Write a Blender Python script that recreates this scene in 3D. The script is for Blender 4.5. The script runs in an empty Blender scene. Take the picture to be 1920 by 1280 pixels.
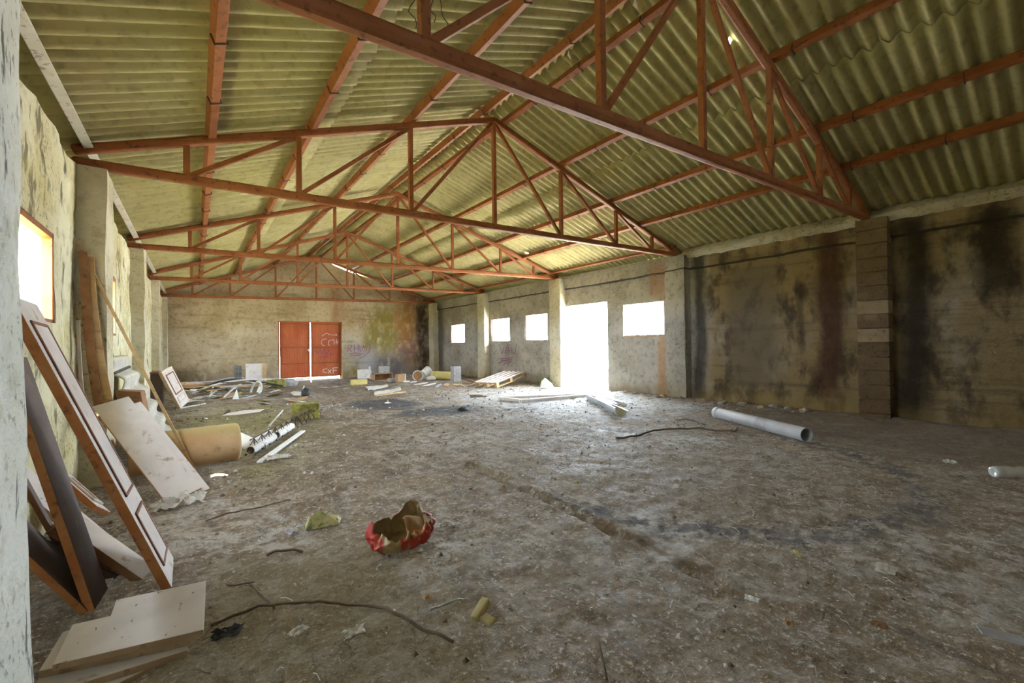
import bpy, math, random
import numpy as np
from mathutils import Vector, noise, Matrix
R = random.Random(7)
SC = bpy.context.scene
COL = SC.collection
# ------------------------------------------------------------------ camera
F, YAW, PITCH, ROLL, CH = 801.365, 0.638381, 0.0088996, -0.0125161, 1.039
CAM = np.array([0, 0, CH])
FW = np.array([math.sin(YAW)*math.cos(PITCH), math.cos(YAW)*math.cos(PITCH), math.sin(PITCH)])
_r = np.array([math.cos(YAW), -math.sin(YAW), 0]); _u = np.cross(_r, FW)
RT = _r*math.cos(ROLL)+_u*math.sin(ROLL); UP = -_r*math.sin(ROLL)+_u*math.cos(ROLL)
def ray(px, py): return FW+RT*(px-960)/F-UP*(py-640)/F
def at(px, py, axis, val):
    """real place that the photograph shows at a pixel, on a known plane of the hall"""
    d = ray(px, py); return CAM+d*((val-CAM[axis])/d[axis])
def fl(px, py, z=0.0): return at(px, py, 2, z)
cd = bpy.data.cameras.new('camera'); cam = bpy.data.objects.new('camera', cd); COL.objects.link(cam)
cd.sensor_width = 36; cd.lens = 36*F/1920; cd.clip_start = 0.05; cd.clip_end = 300
m = Matrix((list(RT)+[0], list(UP)+[0], list(-FW)+[CH], [0, 0, 0, 1]))
cam.matrix_world = Matrix(((RT[0], UP[0], -FW[0], 0), (RT[1], UP[1], -FW[1], 0), (RT[2], UP[2], -FW[2], CH), (0, 0, 0, 1)))
SC.camera = cam
# ------------------------------------------------------------------ hall dimensions (metres)
XL, XR, XM = -0.727, 7.18, 3.16        # truss ends and ridge
WL, WR = -0.70, 7.38                   # inner wall faces
YB, YF = 15.25, -3.6                   # back wall, wall behind the camera
TY = [1.75, 4.607, 7.918, 11.331, 14.827]
SL, SR = 0.388, 0.327
def roof(x):                            # height of the underside line of the sheets
    return (2.60+SL*(x+0.727) if x < XM else 2.60+SL*(XM+0.727)-SR*(x-XM))
# ------------------------------------------------------------------ mesh helpers
def V(*a): return np.array(a, float)
def nrm(a): a = np.array(a, float); return a/np.linalg.norm(a)
class MB:
    def __init__(s): s.v = []; s.f = []; s.mi = []
    def add(s, vs, fs, mi=0):
        o = len(s.v); s.v += [tuple(map(float, p)) for p in vs]
        s.f += [tuple(i+o for i in f) for f in fs]
        s.mi += ([mi]*len(fs) if isinstance(mi, int) else mi); return s
    def frame(s, o, ax, ay, az, mi=0):   # box from corner o with edge vectors
        o, ax, ay, az = map(np.array, (o, ax, ay, az))
        vs = [o+i*ax+j*ay+k*az for k in (0, 1) for j in (0, 1) for i in (0, 1)]
        fs = [(0, 2, 3, 1), (4, 5, 7, 6), (0, 1, 5, 4), (2, 6, 7, 3), (0, 4, 6, 2), (1, 3, 7, 5)]
        if np.dot(np.cross(ax, ay), az) < 0: fs = [f[::-1] for f in fs]
        return s.add(vs, fs, mi)
    def box(s, a, b, mi=0):
        return s.frame(a, (b[0]-a[0], 0, 0), (0, b[1]-a[1], 0), (0, 0, b[2]-a[2]), mi)
    def bar(s, p, q, w, h, up=(0, 0, 1), mi=0):     # rectangular bar between two points
        p, q = np.array(p, float), np.array(q, float); d = nrm(q-p)
        a = np.cross(d, up)
        if np.linalg.norm(a) < 1e-4: a = np.cross(d, (0, 1, 0))
        a = nrm(a); b = np.cross(a, d)
        return s.frame(p-a*w/2-b*h/2, q-p, a*w, b*h, mi)
    def tube(s, pts, r, n=8, cap=True, mi=0, flat=None):
        pts = [np.array(p, float) for p in pts]; rs = r if hasattr(r, '__len__') else [r]*len(pts)
        vs = []; prev = None
        for i, p in enumerate(pts):
            t = nrm(pts[min(i+1, len(pts)-1)]-pts[max(i-1, 0)])
            if prev is None:
                a = np.cross(t, (0, 0, 1)); a = nrm(a) if np.linalg.norm(a) > 1e-3 else V(1, 0, 0)
            else: a = nrm(prev-t*np.dot(prev, t))
            prev = a; b = np.cross(t, a)
            for k in range(n):
                c = 2*math.pi*k/n; q = (math.cos(c)*a+math.sin(c)*b)*rs[i]
                if flat is not None: q = q-np.array(flat)*np.dot(q, flat)*0.75
                vs.append(p+q)
        fs = [(i*n+k, i*n+(k+1) % n, (i+1)*n+(k+1) % n, (i+1)*n+k) for i in range(len(pts)-1) for k in range(n)]
        if cap: fs += [tuple(range(n))[::-1], tuple(range((len(pts)-1)*n, len(pts)*n))]
        return s.add(vs, fs, mi)
    def lathe(s, o, axis, prof, n=32, mi=0, closed=False):   # prof: (distance along the axis, radius)
        o = np.array(o, float); t = nrm(axis); a = np.cross(t, (0, 0, 1))
        a = nrm(a) if np.linalg.norm(a) > 1e-3 else V(1, 0, 0); b = np.cross(t, a); vs = []
        for h, r in prof:
            for k in range(n):
                c = 2*math.pi*k/n; vs.append(o+t*h+(math.cos(c)*a+math.sin(c)*b)*r)
        m_ = len(prof)
        fs = [(i*n+k, ((i+1) % m_)*n+k, ((i+1) % m_)*n+(k+1) % n, i*n+(k+1) % n) for i in range(m_ if closed else m_-1) for k in range(n)]
        return s.add(vs, fs, mi)
    def prism(s, poly, o, ax, ay, az, mi=0):         # poly in (ax, ay), extruded along az
        o, ax, ay, az = map(lambda q: np.array(q, float), (o, ax, ay, az)); n = len(poly)
        vs = [o+p[0]*ax+p[1]*ay for p in poly]; vs += [p+az for p in vs]
        fs = [tuple(range(n))[::-1], tuple(range(n, 2*n))]+[(i, (i+1) % n, (i+1) % n+n, i+n) for i in range(n)]
        if np.dot(np.cross(ax, ay), az) < 0: fs = [f[::-1] for f in fs]
        return s.add(vs, fs, [mi, mi]+[mi]*n if isinstance(mi, int) else [mi[0]]*2+[mi[1]]*n)
    def grid(s, P, mi=0, flip=False):               # P[i][j] points
        ni, nj = len(P), len(P[0]); vs = [p for row in P for p in row]
        fs = [(i*nj+j, (i+1)*nj+j, (i+1)*nj+j+1, i*nj+j+1) for i in range(ni-1) for j in range(nj-1)]
        if flip: fs = [f[::-1] for f in fs]
        return s.add(vs, fs, mi)
    def build(s, name, mats, parent=None, origin=None, smooth=False, bevel=0, solid=0, sub=0):
        me = bpy.data.meshes.new(name)
        if parent is not None: o = np.array(parent_loc(parent))
        elif origin is not None: o = np.array(origin, float)
        else:
            A = np.array(s.v); o = V((A[:, 0].min()+A[:, 0].max())/2, (A[:, 1].min()+A[:, 1].max())/2, A[:, 2].min())
        me.from_pydata([tuple(np.array(p)-o) for p in s.v], [], s.f)
        for mt in (mats if isinstance(mats, (list, tuple)) else [mats]): me.materials.append(mt)
        me.polygons.foreach_set('material_index', s.mi); 
        if smooth: me.polygons.foreach_set('use_smooth', [True]*len(me.polygons))
        me.update()
        ob = bpy.data.objects.new(name, me); COL.objects.link(ob)
        if parent is not None: ob.parent = parent; ob['_w'] = tuple(map(float, o))
        else: ob.location = o; ob['_w'] = tuple(map(float, o))
        if sub:
            q = ob.modifiers.new('sub', 'SUBSURF'); q.levels = q.render_levels = sub
        if solid:
            q = ob.modifiers.new('solid', 'SOLIDIFY'); q.thickness = solid; q.offset = 0
        if bevel:
            q = ob.modifiers.new('bevel', 'BEVEL'); q.width = bevel; q.segments = 2; q.limit_method = 'ANGLE'
        return ob
def parent_loc(p): return tuple(p['_w'])
def tag(o, label=None, cat=None, group=None, kind=None):
    if label: o['label'] = label
    if cat: o['category'] = cat
    if group: o['group'] = group
    if kind: o['kind'] = kind
    return o
def thing(name, label, cat, loc, group=None, kind=None):
    o = bpy.data.objects.new(name, None); o.empty_display_size = 0.1; COL.objects.link(o); o.location = loc; o['_w'] = tuple(map(float, loc))
    return tag(o, label, cat, group, kind)
def nz(x, y, z=0.0): return noise.noise((x, y, z))
def fbm(x, y, z=0.0, o=4): return noise.fractal((x, y, z), 0.9, 2.1, o)
# ------------------------------------------------------------------ materials
class NT:
    def __init__(s, name, space='Object'):
        s.m = bpy.data.materials.new(name); s.m.use_nodes = True; s.t = s.m.node_tree; s.N = s.t.nodes; s.N.clear()
        s.out = s.N.new('ShaderNodeOutputMaterial'); s.b = s.N.new('ShaderNodeBsdfPrincipled'); s.L(s.b.outputs[0], s.out.inputs[0])
        s.co = s.N.new('ShaderNodeTexCoord').outputs[space]
        q = s.N.new('ShaderNodeSeparateXYZ'); s.L(s.co, q.inputs[0]); s.x, s.y, s.z = q.outputs
    def L(s, a, b): s.t.links.new(a, b)
    def put(s, sock, v):
        if isinstance(v, bpy.types.NodeSocket): s.L(v, sock)
        elif isinstance(v, (tuple, list)): sock.default_value = tuple(v)+((1,) if len(v) == 3 and len(sock.default_value) == 4 else ())
        else: sock.default_value = v
    def math(s, op, a, b=0.0, clamp=False):
        q = s.N.new('ShaderNodeMath'); q.operation = op; q.use_clamp = clamp; s.put(q.inputs[0], a); s.put(q.inputs[1], b); return q.outputs[0]
    def noise(s, scale, st=(1, 1, 1), det=5, rough=0.6, off=0.0, dist=0.0):
        q = s.N.new('ShaderNodeMapping'); s.L(s.co, q.inputs[0]); q.inputs['Scale'].default_value = tuple(scale*k for k in st)
        q.inputs['Location'].default_value = (off*3.7, off*1.3, off*2.1)
        n = s.N.new('ShaderNodeTexNoise'); s.L(q.outputs[0], n.inputs['Vector']); n.inputs['Scale'].default_value = 1
        n.inputs['Detail'].default_value = det; n.inputs['Roughness'].default_value = rough; n.inputs['Distortion'].default_value = dist
        return n.outputs['Fac']
    def vor(s, scale, st=(1, 1, 1), feat='F1'):
        q = s.N.new('ShaderNodeMapping'); s.L(s.co, q.inputs[0]); q.inputs['Scale'].default_value = tuple(scale*k for k in st)
        n = s.N.new('ShaderNodeTexVoronoi'); n.feature = feat; s.L(q.outputs[0], n.inputs['Vector']); n.inputs['Scale'].default_value = 1
        return n.outputs['Distance']
    def ramp(s, f, lo, hi, a=0.0, b=1.0):
        q = s.N.new('ShaderNodeMapRange'); q.interpolation_type = 'SMOOTHSTEP'; s.put(q.inputs[0], f)
        for i, v in zip((1, 2, 3, 4), (lo, hi, a, b)): s.put(q.inputs[i], v)
        return q.outputs[0]
    def band(s, c, ctr, w, soft, wob=None, amp=0.0):     # 1 within w of ctr, falling to 0 over soft
        d = s.math('SUBTRACT', c, ctr)
        if wob is not None: d = s.math('ADD', d, s.math('MULTIPLY', s.math('SUBTRACT', wob, 0.5), amp))
        return s.ramp(s.math('ABSOLUTE', d), w, w+soft, 1.0, 0.0)
    def mul(s, *a):
        r = a[0]
        for b in a[1:]: r = s.math('MULTIPLY', r, b)
        return r
    def mix(s, f, a, b, blend='MIX'):
        q = s.N.new('ShaderNodeMix'); q.data_type = 'RGBA'; q.blend_type = blend; s.put(q.inputs[0], f); s.put(q.inputs[6], a); s.put(q.inputs[7], b); return q.outputs[2]
    def done(s, col, rough=0.8, bumps=(), metal=0.0, spec=0.3):
        s.put(s.b.inputs['Base Color'], col); s.put(s.b.inputs['Roughness'], rough); s.put(s.b.inputs['Metallic'], metal)
        s.b.inputs['Specular IOR Level'].default_value = spec; prev = None
        for f, dist in bumps:
            q = s.N.new('ShaderNodeBump'); q.inputs['Distance'].default_value = dist; q.inputs['Strength'].default_value = 1.0; s.L(f, q.inputs['Height'])
            if prev is not None: s.L(prev, q.inputs['Normal'])
            prev = q.outputs[0]
        if prev is not None: s.L(prev, s.b.inputs['Normal'])
        return s.m
def simple(name, a, b, scale=6, rough=0.7, dirt=None, amt=(0.55, 0.7), bump=0.002, bs=40, metal=0, st=(1, 1, 1), spec=0.3):
    t = NT(name); c = t.mix(t.ramp(t.noise(scale, st), 0.35, 0.65), a, b)
    if dirt: c = t.mix(t.ramp(t.noise(scale*2.3, st, off=3), *amt), c, dirt)
    return t.done(c, rough, [(t.noise(bs, st, det=3), bump)] if bump else (), metal, spec)
# plaster shared base: mottled render with dark pitting
def plaster(t, base, light, dark, speck):
    n1 = t.noise(1.3, det=8); n2 = t.noise(9, det=6, off=2); n3 = t.noise(34, det=4, off=5)
    c = t.mix(t.ramp(n1, 0.35, 0.65), base, light)
    c = t.mix(t.mul(t.ramp(n2, 0.5, 0.7), 0.6), c, dark)
    c = t.mix(t.mul(t.ramp(n3, 0.56, 0.66), t.ramp(n1, 0.62, 0.4), 0.7), c, speck)
    return c, n1, n2, n3
t = NT('plaster_cream')
c, n1, n2, n3 = plaster(t, (0.58, 0.52, 0.31), (0.72, 0.69, 0.50), (0.36, 0.32, 0.17), (0.10, 0.08, 0.05))
stk = t.noise(6, (1.2, 1.2, 0.5), det=8, off=8)
c = t.mix(t.mul(t.ramp(stk, 0.55, 0.63), 0.8), c, (0.11, 0.09, 0.05))
c = t.mix(t.mul(t.ramp(t.noise(2.1, off=4), 0.55, 0.7), 0.5), c, (0.50, 0.43, 0.16))
M_PL = t.done(c, 0.95, [(n2, 0.02), (n3, 0.012)], spec=0.15)
t = NT('plaster_right')
c, n1, n2, n3 = plaster(t, (0.33, 0.30, 0.245), (0.45, 0.42, 0.365), (0.19, 0.165, 0.12), (0.05, 0.042, 0.035))
wob = t.noise(1.6, (1, 1, 0.35), det=5, off=1)
hz = t.noise(2.5, (0.3, 0.3, 3.5), det=5, off=6)
old = t.ramp(t.math('ADD', t.y, t.math('MULTIPLY', wob, 0.8)), 4.9, 4.3)          # the run of wall without windows: ochre mould
c = t.mix(t.mul(old, t.ramp(t.noise(1.1, (1, 1, 0.5), off=9), 0.2, 0.5), 0.92), c, (0.23, 0.16, 0.068))
c = t.mix(t.mul(old, t.ramp(hz, 0.47, 0.70), 0.55), c, (0.085, 0.06, 0.032))
c = t.mix(t.mul(old, t.ramp(t.noise(3.2, (1, 1, 0.6), det=8, off=12), 0.46, 0.64), 0.85), c, (0.05, 0.036, 0.022))
for y0, w, so, z0, z1, col, am in ((2.22, 0.06, 0.13, 0.25, 2.7, (0.075, 0.035, 0.02), 0.9), (1.30, 0.02, 0.22, -0.2, 2.8, (0.03, 0.022, 0.015), 0.92),
        (4.22, 0.03, 0.14, -0.2, 2.8, (0.04, 0.035, 0.03), 0.85), (0.62, 0.08, 0.15, 1.55, 2.6, (0.035, 0.024, 0.014), 0.85), (3.3, 0.2, 0.4, 0.3, 2.3, (0.12, 0.10, 0.075), 0.6),
        (2.55, 0.02, 0.08, 0.9, 2.0, (0.05, 0.03, 0.02), 0.6), (4.98, 0.04, 0.10, 0.0, 1.2, (0.42, 0.22, 0.09), 0.6), (5.05, 0.16, 0.05, 1.95, 2.6, (0.34, 0.17, 0.08), 0.55),
        (14.5, 0.1, 0.4, 0, 2.6, (0.06, 0.05, 0.045), 0.7), (11.3, 0.1, 0.3, 0, 1.5, (0.12, 0.09, 0.07), 0.5)):
    c = t.mix(t.mul(t.band(t.y, y0, w, so, wob, 0.5), t.band(t.z, (z0+z1)/2, (z1-z0)/2-0.15, 0.3, n2, 0.4), am), c, col)
c = t.mix(t.mul(t.ramp(t.math('ADD', t.z, t.math('MULTIPLY', n1, 0.5)), 0.62, 0.2), 0.55), c, (0.26, 0.18, 0.06))
c = t.mix(t.mul(t.band(t.z, 2.405, 0.007, 0.014, n1, 0.07), 0.85), c, (0.035, 0.028, 0.02))  # dark line painting the crevice shade and dirt under the ring beam
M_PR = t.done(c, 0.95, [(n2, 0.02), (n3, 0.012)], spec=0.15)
t = NT('plaster_back')
c, n1, n2, n3 = plaster(t, (0.45, 0.345, 0.20), (0.56, 0.46, 0.31), (0.27, 0.19, 0.10), (0.10, 0.08, 0.05))
wob = t.noise(1.4, (1, 1, 0.35), det=5, off=1)
for x0, w, so, z0, z1, col, am in ((5.55, 0.4, 0.5, 0.9, 2.4, (0.25, 0.20, 0.04), 0.8), (6.35, 0.08, 0.35, 0.3, 2.7, (0.32, 0.14, 0.03), 0.8), (6.95, 0.15, 0.3, -0.2, 2.7, (0.07, 0.045, 0.03), 0.85),
        (5.6, 0.5, 0.7, -0.4, 0.75, (0.16, 0.14, 0.15), 0.85), (4.75, 0.25, 0.5, -0.3, 1.0, (0.40, 0.39, 0.40), 0.7), (3.9, 0.05, 0.2, 1.9, 3.2, (0.36, 0.15, 0.06), 0.5), (4.35, 0.1, 0.2, -0.2, 0.3, (0.24, 0.17, 0.04), 0.8),
        (0.6, 1.5, 0.6, -0.3, 0.35, (0.17, 0.13, 0.10), 0.6)):
    c = t.mix(t.mul(t.band(t.x, x0, w*0.6, so*1.5, wob, 1.3), t.band(t.z, (z0+z1)/2, (z1-z0)/2-0.3, 0.7, wob, 1.2), t.ramp(t.noise(4.5, (1, 1, 0.6), det=7, off=x0), 0.28, 0.55), min(1, am*1.15)), c, col)
c = t.mix(t.mul(t.ramp(t.noise(3, (0.25, 1, 2.4), off=7), 0.52, 0.7), 0.5), c, (0.22, 0.19, 0.12))
M_PB = t.done(c, 0.95, [(n2, 0.02), (n3, 0.012)], spec=0.15)
t = NT('pillar_plaster')
c, n1, n2, n3 = plaster(t, (0.50, 0.44, 0.29), (0.64, 0.60, 0.46), (0.34, 0.28, 0.16), (0.12, 0.09, 0.06))
M_PIL = t.done(c, 0.95, [(n2, 0.016), (n3, 0.008)], spec=0.15)
t = NT('pillar_block')
c, n1, n2, n3 = plaster(t, (0.13, 0.085, 0.045), (0.17, 0.115, 0.06), (0.08, 0.052, 0.03), (0.04, 0.03, 0.02))
c = t.mix(t.mul(t.ramp(t.noise(1.8, off=11), 0.52, 0.62), 0.7), c, (0.24, 0.165, 0.085))
M_BLK = t.done(c, 0.95, [(n2, 0.01), (n3, 0.008)], spec=0.15)
t = NT('limewashed_plaster')
c, n1, n2, n3 = plaster(t, (0.66, 0.66, 0.58), (0.78, 0.78, 0.72), (0.52, 0.49, 0.36), (0.12, 0.11, 0.09))
c = t.mix(t.mul(t.ramp(t.noise(14, (1.5, 1.5, 0.3), det=6, off=8), 0.6, 0.68), 0.85), c, (0.07, 0.065, 0.06))
M_PIER = t.done(c, 0.95, [(n2, 0.02), (n3, 0.012)], spec=0.15)
M_BLK2 = simple('paler_block', (0.25, 0.175, 0.095), (0.31, 0.225, 0.13), 6, 0.95, (0.14, 0.09, 0.05), (0.55, 0.7), 0.006)
# floor: trodden dirt, pale dust, painted daylight at the doorway, damp brown patches, tyre arc, burnt spots, yellow moss
t = NT('dirt_floor')
na = t.noise(0.55, det=8, rough=0.62); nb = t.noise(2.6, det=8, rough=0.65, off=2); ncn = t.noise(11, det=6, rough=0.7, off=4); nd = t.noise(45, det=4, rough=0.7, off=6)
dirn = t.noise(3.0, (2.2, 0.55, 1), det=7, rough=0.68, off=9)
c = t.mix(t.ramp(nb, 0.36, 0.62), (0.112, 0.064, 0.026), (0.24, 0.17, 0.10))
c = t.mix(t.mul(t.ramp(ncn, 0.44, 0.64), 0.6), c, (0.43, 0.355, 0.27))
c = t.mix(t.mul(t.ramp(dirn, 0.5, 0.64), 0.7), c, (0.080, 0.050, 0.024))
c = t.mix(t.mul(t.ramp(na, 0.46, 0.62), t.ramp(ncn, 0.38, 0.6), 0.85), c, (0.50, 0.435, 0.36))
c = t.mix(t.mul(t.ramp(nd, 0.56, 0.66), 0.8), c, (0.62, 0.55, 0.46))
c = t.mix(t.mul(t.ramp(nd, 0.42, 0.34), 0.6), c, (0.05, 0.036, 0.024))
def blob(cx, cy, rx, ry, soft=0.5, amp=0.9):
    dx = t.math('DIVIDE', t.math('SUBTRACT', t.x, cx), rx); dy = t.math('DIVIDE', t.math('SUBTRACT', t.y, cy), ry)
    d = t.math('SQRT', t.math('ADD', t.math('MULTIPLY', dx, dx), t.math('MULTIPLY', dy, dy)))
    d = t.math('ADD', d, t.math('MULTIPLY', t.math('SUBTRACT', nb, 0.5), amp*2))
    return t.ramp(d, 1.0-soft/2, 1.0+soft/2, 1.0, 0.0)
c = t.mix(t.mul(blob(0.45, 6.8, 0.9, 2.2, 0.9), t.ramp(ncn, 0.4, 0.58), 0.75), c, (0.27, 0.24, 0.06))
c = t.mix(t.mul(blob(0.35, 1.75, 0.55, 0.75, 0.8), 0.6), c, (0.14, 0.10, 0.035))
c = t.mix(t.mul(blob(6.3, 0.9, 1.2, 2.4, 0.9), 0.8), c, (0.085, 0.055, 0.032))
c = t.mix(t.mul(blob(5.7, 6.0, 1.9, 2.0, 1.0), t.ramp(ncn, 0.36, 0.5), 0.75), c, (0.68, 0.67, 0.65))  # pale dust before the doorway, brightened to paint in its daylight
c = t.mix(t.mul(blob(2.75, 7.7, 0.6, 0.8, 0.5, 0.6), t.ramp(ncn, 0.78, 0.52), 0.95), c, (0.035, 0.033, 0.035))
c = t.mix(t.mul(blob(3.15, 6.2, 0.8, 0.55, 0.6, 0.6), t.ramp(ncn, 0.78, 0.52), 0.95), c, (0.035, 0.033, 0.034))
c = t.mix(t.mul(blob(3.9, 5.6, 0.6, 0.5, 0.6), t.ramp(ncn, 0.6, 0.47), 0.8), c, (0.12, 0.085, 0.05))
c = t.mix(t.mul(blob(2.2, 5.6, 0.7, 0.6, 0.6), t.ramp(ncn, 0.58, 0.47), 0.8), c, (0.16, 0.10, 0.045))
dx = t.math('SUBTRACT', t.x, 3.55); dy = t.math('SUBTRACT', t.y, 2.25)
rr = t.math('SQRT', t.math('ADD', t.math('MULTIPLY', dx, dx), t.math('MULTIPLY', dy, dy)))
arc = t.mul(t.band(rr, 1.62, 0.03, 0.13, nb, 0.5), t.ramp(ncn, 0.62, 0.42), t.ramp(dy, 0.1, -0.5))
c = t.mix(t.mul(arc, 0.85), c, (0.045, 0.04, 0.036))
c = t.mix(t.mul(t.band(t.x, 1.875, 0.012, 0.03, nb, 0.06), t.band(t.y, 2.2, 1.0, 0.3), t.ramp(ncn, 0.68, 0.5), 0.85), c, (0.10, 0.058, 0.022))  # brown line painting the shaded side of the floor groove
M_FL = t.done(c, t.ramp(nb, 0.3, 0.7, 0.62, 0.9), [(nb, 0.08), (ncn, 0.085), (nd, 0.03)], spec=0.4)
# corrugated fibre cement
t = NT('fibre_cement')
n1 = t.noise(1.2, det=6); n2 = t.noise(14, (1, 1, 1), det=6, off=3); n3 = t.noise(2.2, (0.35, 2.5, 1), det=6, off=5)
c = t.mix(t.ramp(n1, 0.35, 0.65), (0.40, 0.35, 0.16), (0.47, 0.42, 0.22))
c = t.mix(t.mul(t.ramp(n2, 0.5, 0.66), 0.4), c, (0.22, 0.19, 0.08))
c = t.mix(t.mul(t.ramp(n3, 0.5, 0.66), 0.3), c, (0.24, 0.21, 0.10))
M_ROOF = t.done(c, 0.9, [(n2, 0.003)], spec=0.15)
def steelmat(name, a, b, d):
    t = NT(name); n = t.noise(4, det=6); q = t.noise(22, det=6, off=2)
    c = t.mix(t.ramp(n, 0.38, 0.62), a, b); c = t.mix(t.mul(t.ramp(q, 0.55, 0.66), 0.75), c, d)
    return t.done(c, 0.62, [(q, 0.001)], spec=0.35)
M_ST = steelmat('red_oxide_steel', (0.27, 0.085, 0.024), (0.32, 0.112, 0.036), (0.12, 0.042, 0.018))
M_EAVE = steelmat('white_painted_steel', (0.62, 0.58, 0.47), (0.70, 0.67, 0.57), (0.25, 0.19, 0.12))
M_DOOR = None
t = NT('red_door_metal')
n = t.noise(3, (1, 1, 0.5), det=6); q = t.noise(9, (4, 1, 0.25), det=5, off=3)
c = t.mix(t.ramp(n, 0.35, 0.65), (0.46, 0.10, 0.035), (0.54, 0.15, 0.05)); c = t.mix(t.mul(t.ramp(q, 0.54, 0.68), 0.6), c, (0.30, 0.10, 0.05))
M_DOOR = t.done(c, 0.6, [(q, 0.001)])
M_HOOK = simple('dark_hook_wire', (0.05, 0.035, 0.03), (0.09, 0.05, 0.035), bump=0)
M_CREAM = simple('dusty_cream_laminate', (0.60, 0.53, 0.49), (0.67, 0.61, 0.57), 5, 0.65, (0.36, 0.27, 0.19), (0.58, 0.72), 0.001)
t = NT('dusty_white_board')
n = t.noise(4, det=6); q = t.noise(16, (3.5, 1, 1), det=4, off=3); q2 = t.noise(3.3, det=7, off=8)
c = t.mix(t.ramp(n, 0.35, 0.65), (0.60, 0.54, 0.51), (0.69, 0.63, 0.60)); c = t.mix(t.mul(t.ramp(q, 0.66, 0.72), 0.85), c, (0.09, 0.065, 0.05)); c = t.mix(t.mul(t.ramp(q2, 0.55, 0.72), 0.5), c, (0.40, 0.30, 0.23))
M_WHITE = t.done(c, 0.7, [(n, 0.001)])
M_EDGE = simple('raw_orange_edge', (0.44, 0.17, 0.06), (0.52, 0.24, 0.09), 9, 0.8, (0.22, 0.09, 0.04), (0.55, 0.7), 0.001)
M_EDGE2 = simple('raw_tan_edge', (0.42, 0.29, 0.17), (0.50, 0.36, 0.22), 9, 0.8, (0.25, 0.16, 0.09), (0.55, 0.7), 0.001)
M_DARK = simple('dark_brown_board', (0.085, 0.052, 0.043), (0.115, 0.075, 0.062), 5, 0.6, (0.16, 0.11, 0.085), (0.58, 0.75), 0.001)
M_WOOD = simple('tan_timber', (0.42, 0.27, 0.12), (0.52, 0.36, 0.18), 7, 0.8, (0.25, 0.15, 0.07), (0.55, 0.7), 0.001, 30, 0, (0.4, 3, 1))
M_BROWN = simple('brown_timber', (0.25, 0.12, 0.055), (0.33, 0.18, 0.09), 7, 0.8, (0.13, 0.07, 0.035), (0.55, 0.7), 0.001)
M_MOULD = simple('dark_red_moulding', (0.20, 0.075, 0.04), (0.28, 0.11, 0.06), 9, 0.6, bump=0)
M_BRASS = simple('tarnished_brass', (0.48, 0.33, 0.12), (0.58, 0.42, 0.18), 20, 0.4, bump=0, metal=0.7)
t = NT('weathered_tan_drum')
n = t.noise(3, det=7); q = t.noise(11, det=6, off=4)
c = t.mix(t.ramp(n, 0.35, 0.65), (0.56, 0.34, 0.17), (0.66, 0.45, 0.25)); c = t.mix(t.mul(t.ramp(t.z, 0.22, 0.36), t.ramp(n, 0.3, 0.6), 0.75), c, (0.33, 0.29, 0.08)); c = t.mix(t.mul(t.ramp(q, 0.56, 0.7), 0.6), c, (0.28, 0.17, 0.08))
M_DRUM = t.done(c, 0.8, [(q, 0.002)])
M_PVC = simple('grey_pvc', (0.40, 0.41, 0.43), (0.50, 0.51, 0.53), 3, 0.45, (0.20, 0.19, 0.18), (0.6, 0.72), 0)
M_ZINC = simple('galvanised_sheet', (0.50, 0.53, 0.57), (0.60, 0.63, 0.67), 4, 0.38, (0.33, 0.30, 0.26), (0.58, 0.72), 0, metal=0.6)
M_PALE = simple('pale_plastic_scrap', (0.66, 0.64, 0.60), (0.74, 0.73, 0.70), 6, 0.6, (0.35, 0.30, 0.24), (0.58, 0.7), 0.001)
M_GREY = simple('grey_concrete', (0.36, 0.35, 0.37), (0.44, 0.43, 0.44), 8, 0.9, (0.22, 0.21, 0.21), (0.55, 0.7), 0.003)
M_SLATE = simple('dark_slate_board', (0.12, 0.115, 0.12), (0.18, 0.17, 0.17), 9, 0.8, (0.07, 0.065, 0.065), (0.5, 0.65), 0.001)
M_BUCK = simple('white_bucket_plastic', (0.72, 0.70, 0.68), (0.78, 0.77, 0.75), 4, 0.5, (0.45, 0.40, 0.34), (0.6, 0.72), 0)
M_RUST = simple('rusty_inside', (0.38, 0.20, 0.09), (0.45, 0.26, 0.12), 8, 0.8, bump=0.001)
M_CARD = simple('brown_cardboard', (0.42, 0.26, 0.13), (0.48, 0.31, 0.17), 8, 0.85, bump=0.001)
M_YEL = simple('yellow_foam', (0.60, 0.50, 0.16), (0.66, 0.57, 0.24), 8, 0.85, (0.35, 0.27, 0.10), (0.58, 0.7), 0.002)
M_MOSS = simple('mossy_block', (0.14, 0.12, 0.03), (0.34, 0.31, 0.08), 7, 0.95, (0.07, 0.06, 0.03), (0.56, 0.68), 0.012, 30)
M_BLACK = simple('black_rubber', (0.03, 0.03, 0.032), (0.05, 0.05, 0.05), 8, 0.7, bump=0)
M_HOSE = simple('pale_hose', (0.52, 0.51, 0.48), (0.62, 0.61, 0.58), 8, 0.55, (0.3, 0.27, 0.22), (0.58, 0.7), 0)
M_STICK = simple('dry_stick', (0.13, 0.09, 0.06), (0.20, 0.14, 0.09), 14, 0.9, bump=0.001)
M_RAG = simple('dirty_white_rag', (0.56, 0.52, 0.46), (0.64, 0.60, 0.54), 9, 0.95, (0.30, 0.24, 0.17), (0.52, 0.66), 0.002)
M_SACK = simple('faded_pink_sack', (0.42, 0.24, 0.20), (0.50, 0.44, 0.40), 5, 0.8, (0.22, 0.15, 0.12), (0.55, 0.7), 0.002)
M_PAPER = simple('crumpled_yellow_paper', (0.46, 0.38, 0.17), (0.55, 0.47, 0.24), 12, 0.85, (0.28, 0.21, 0.10), (0.58, 0.7), 0.001)
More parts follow.
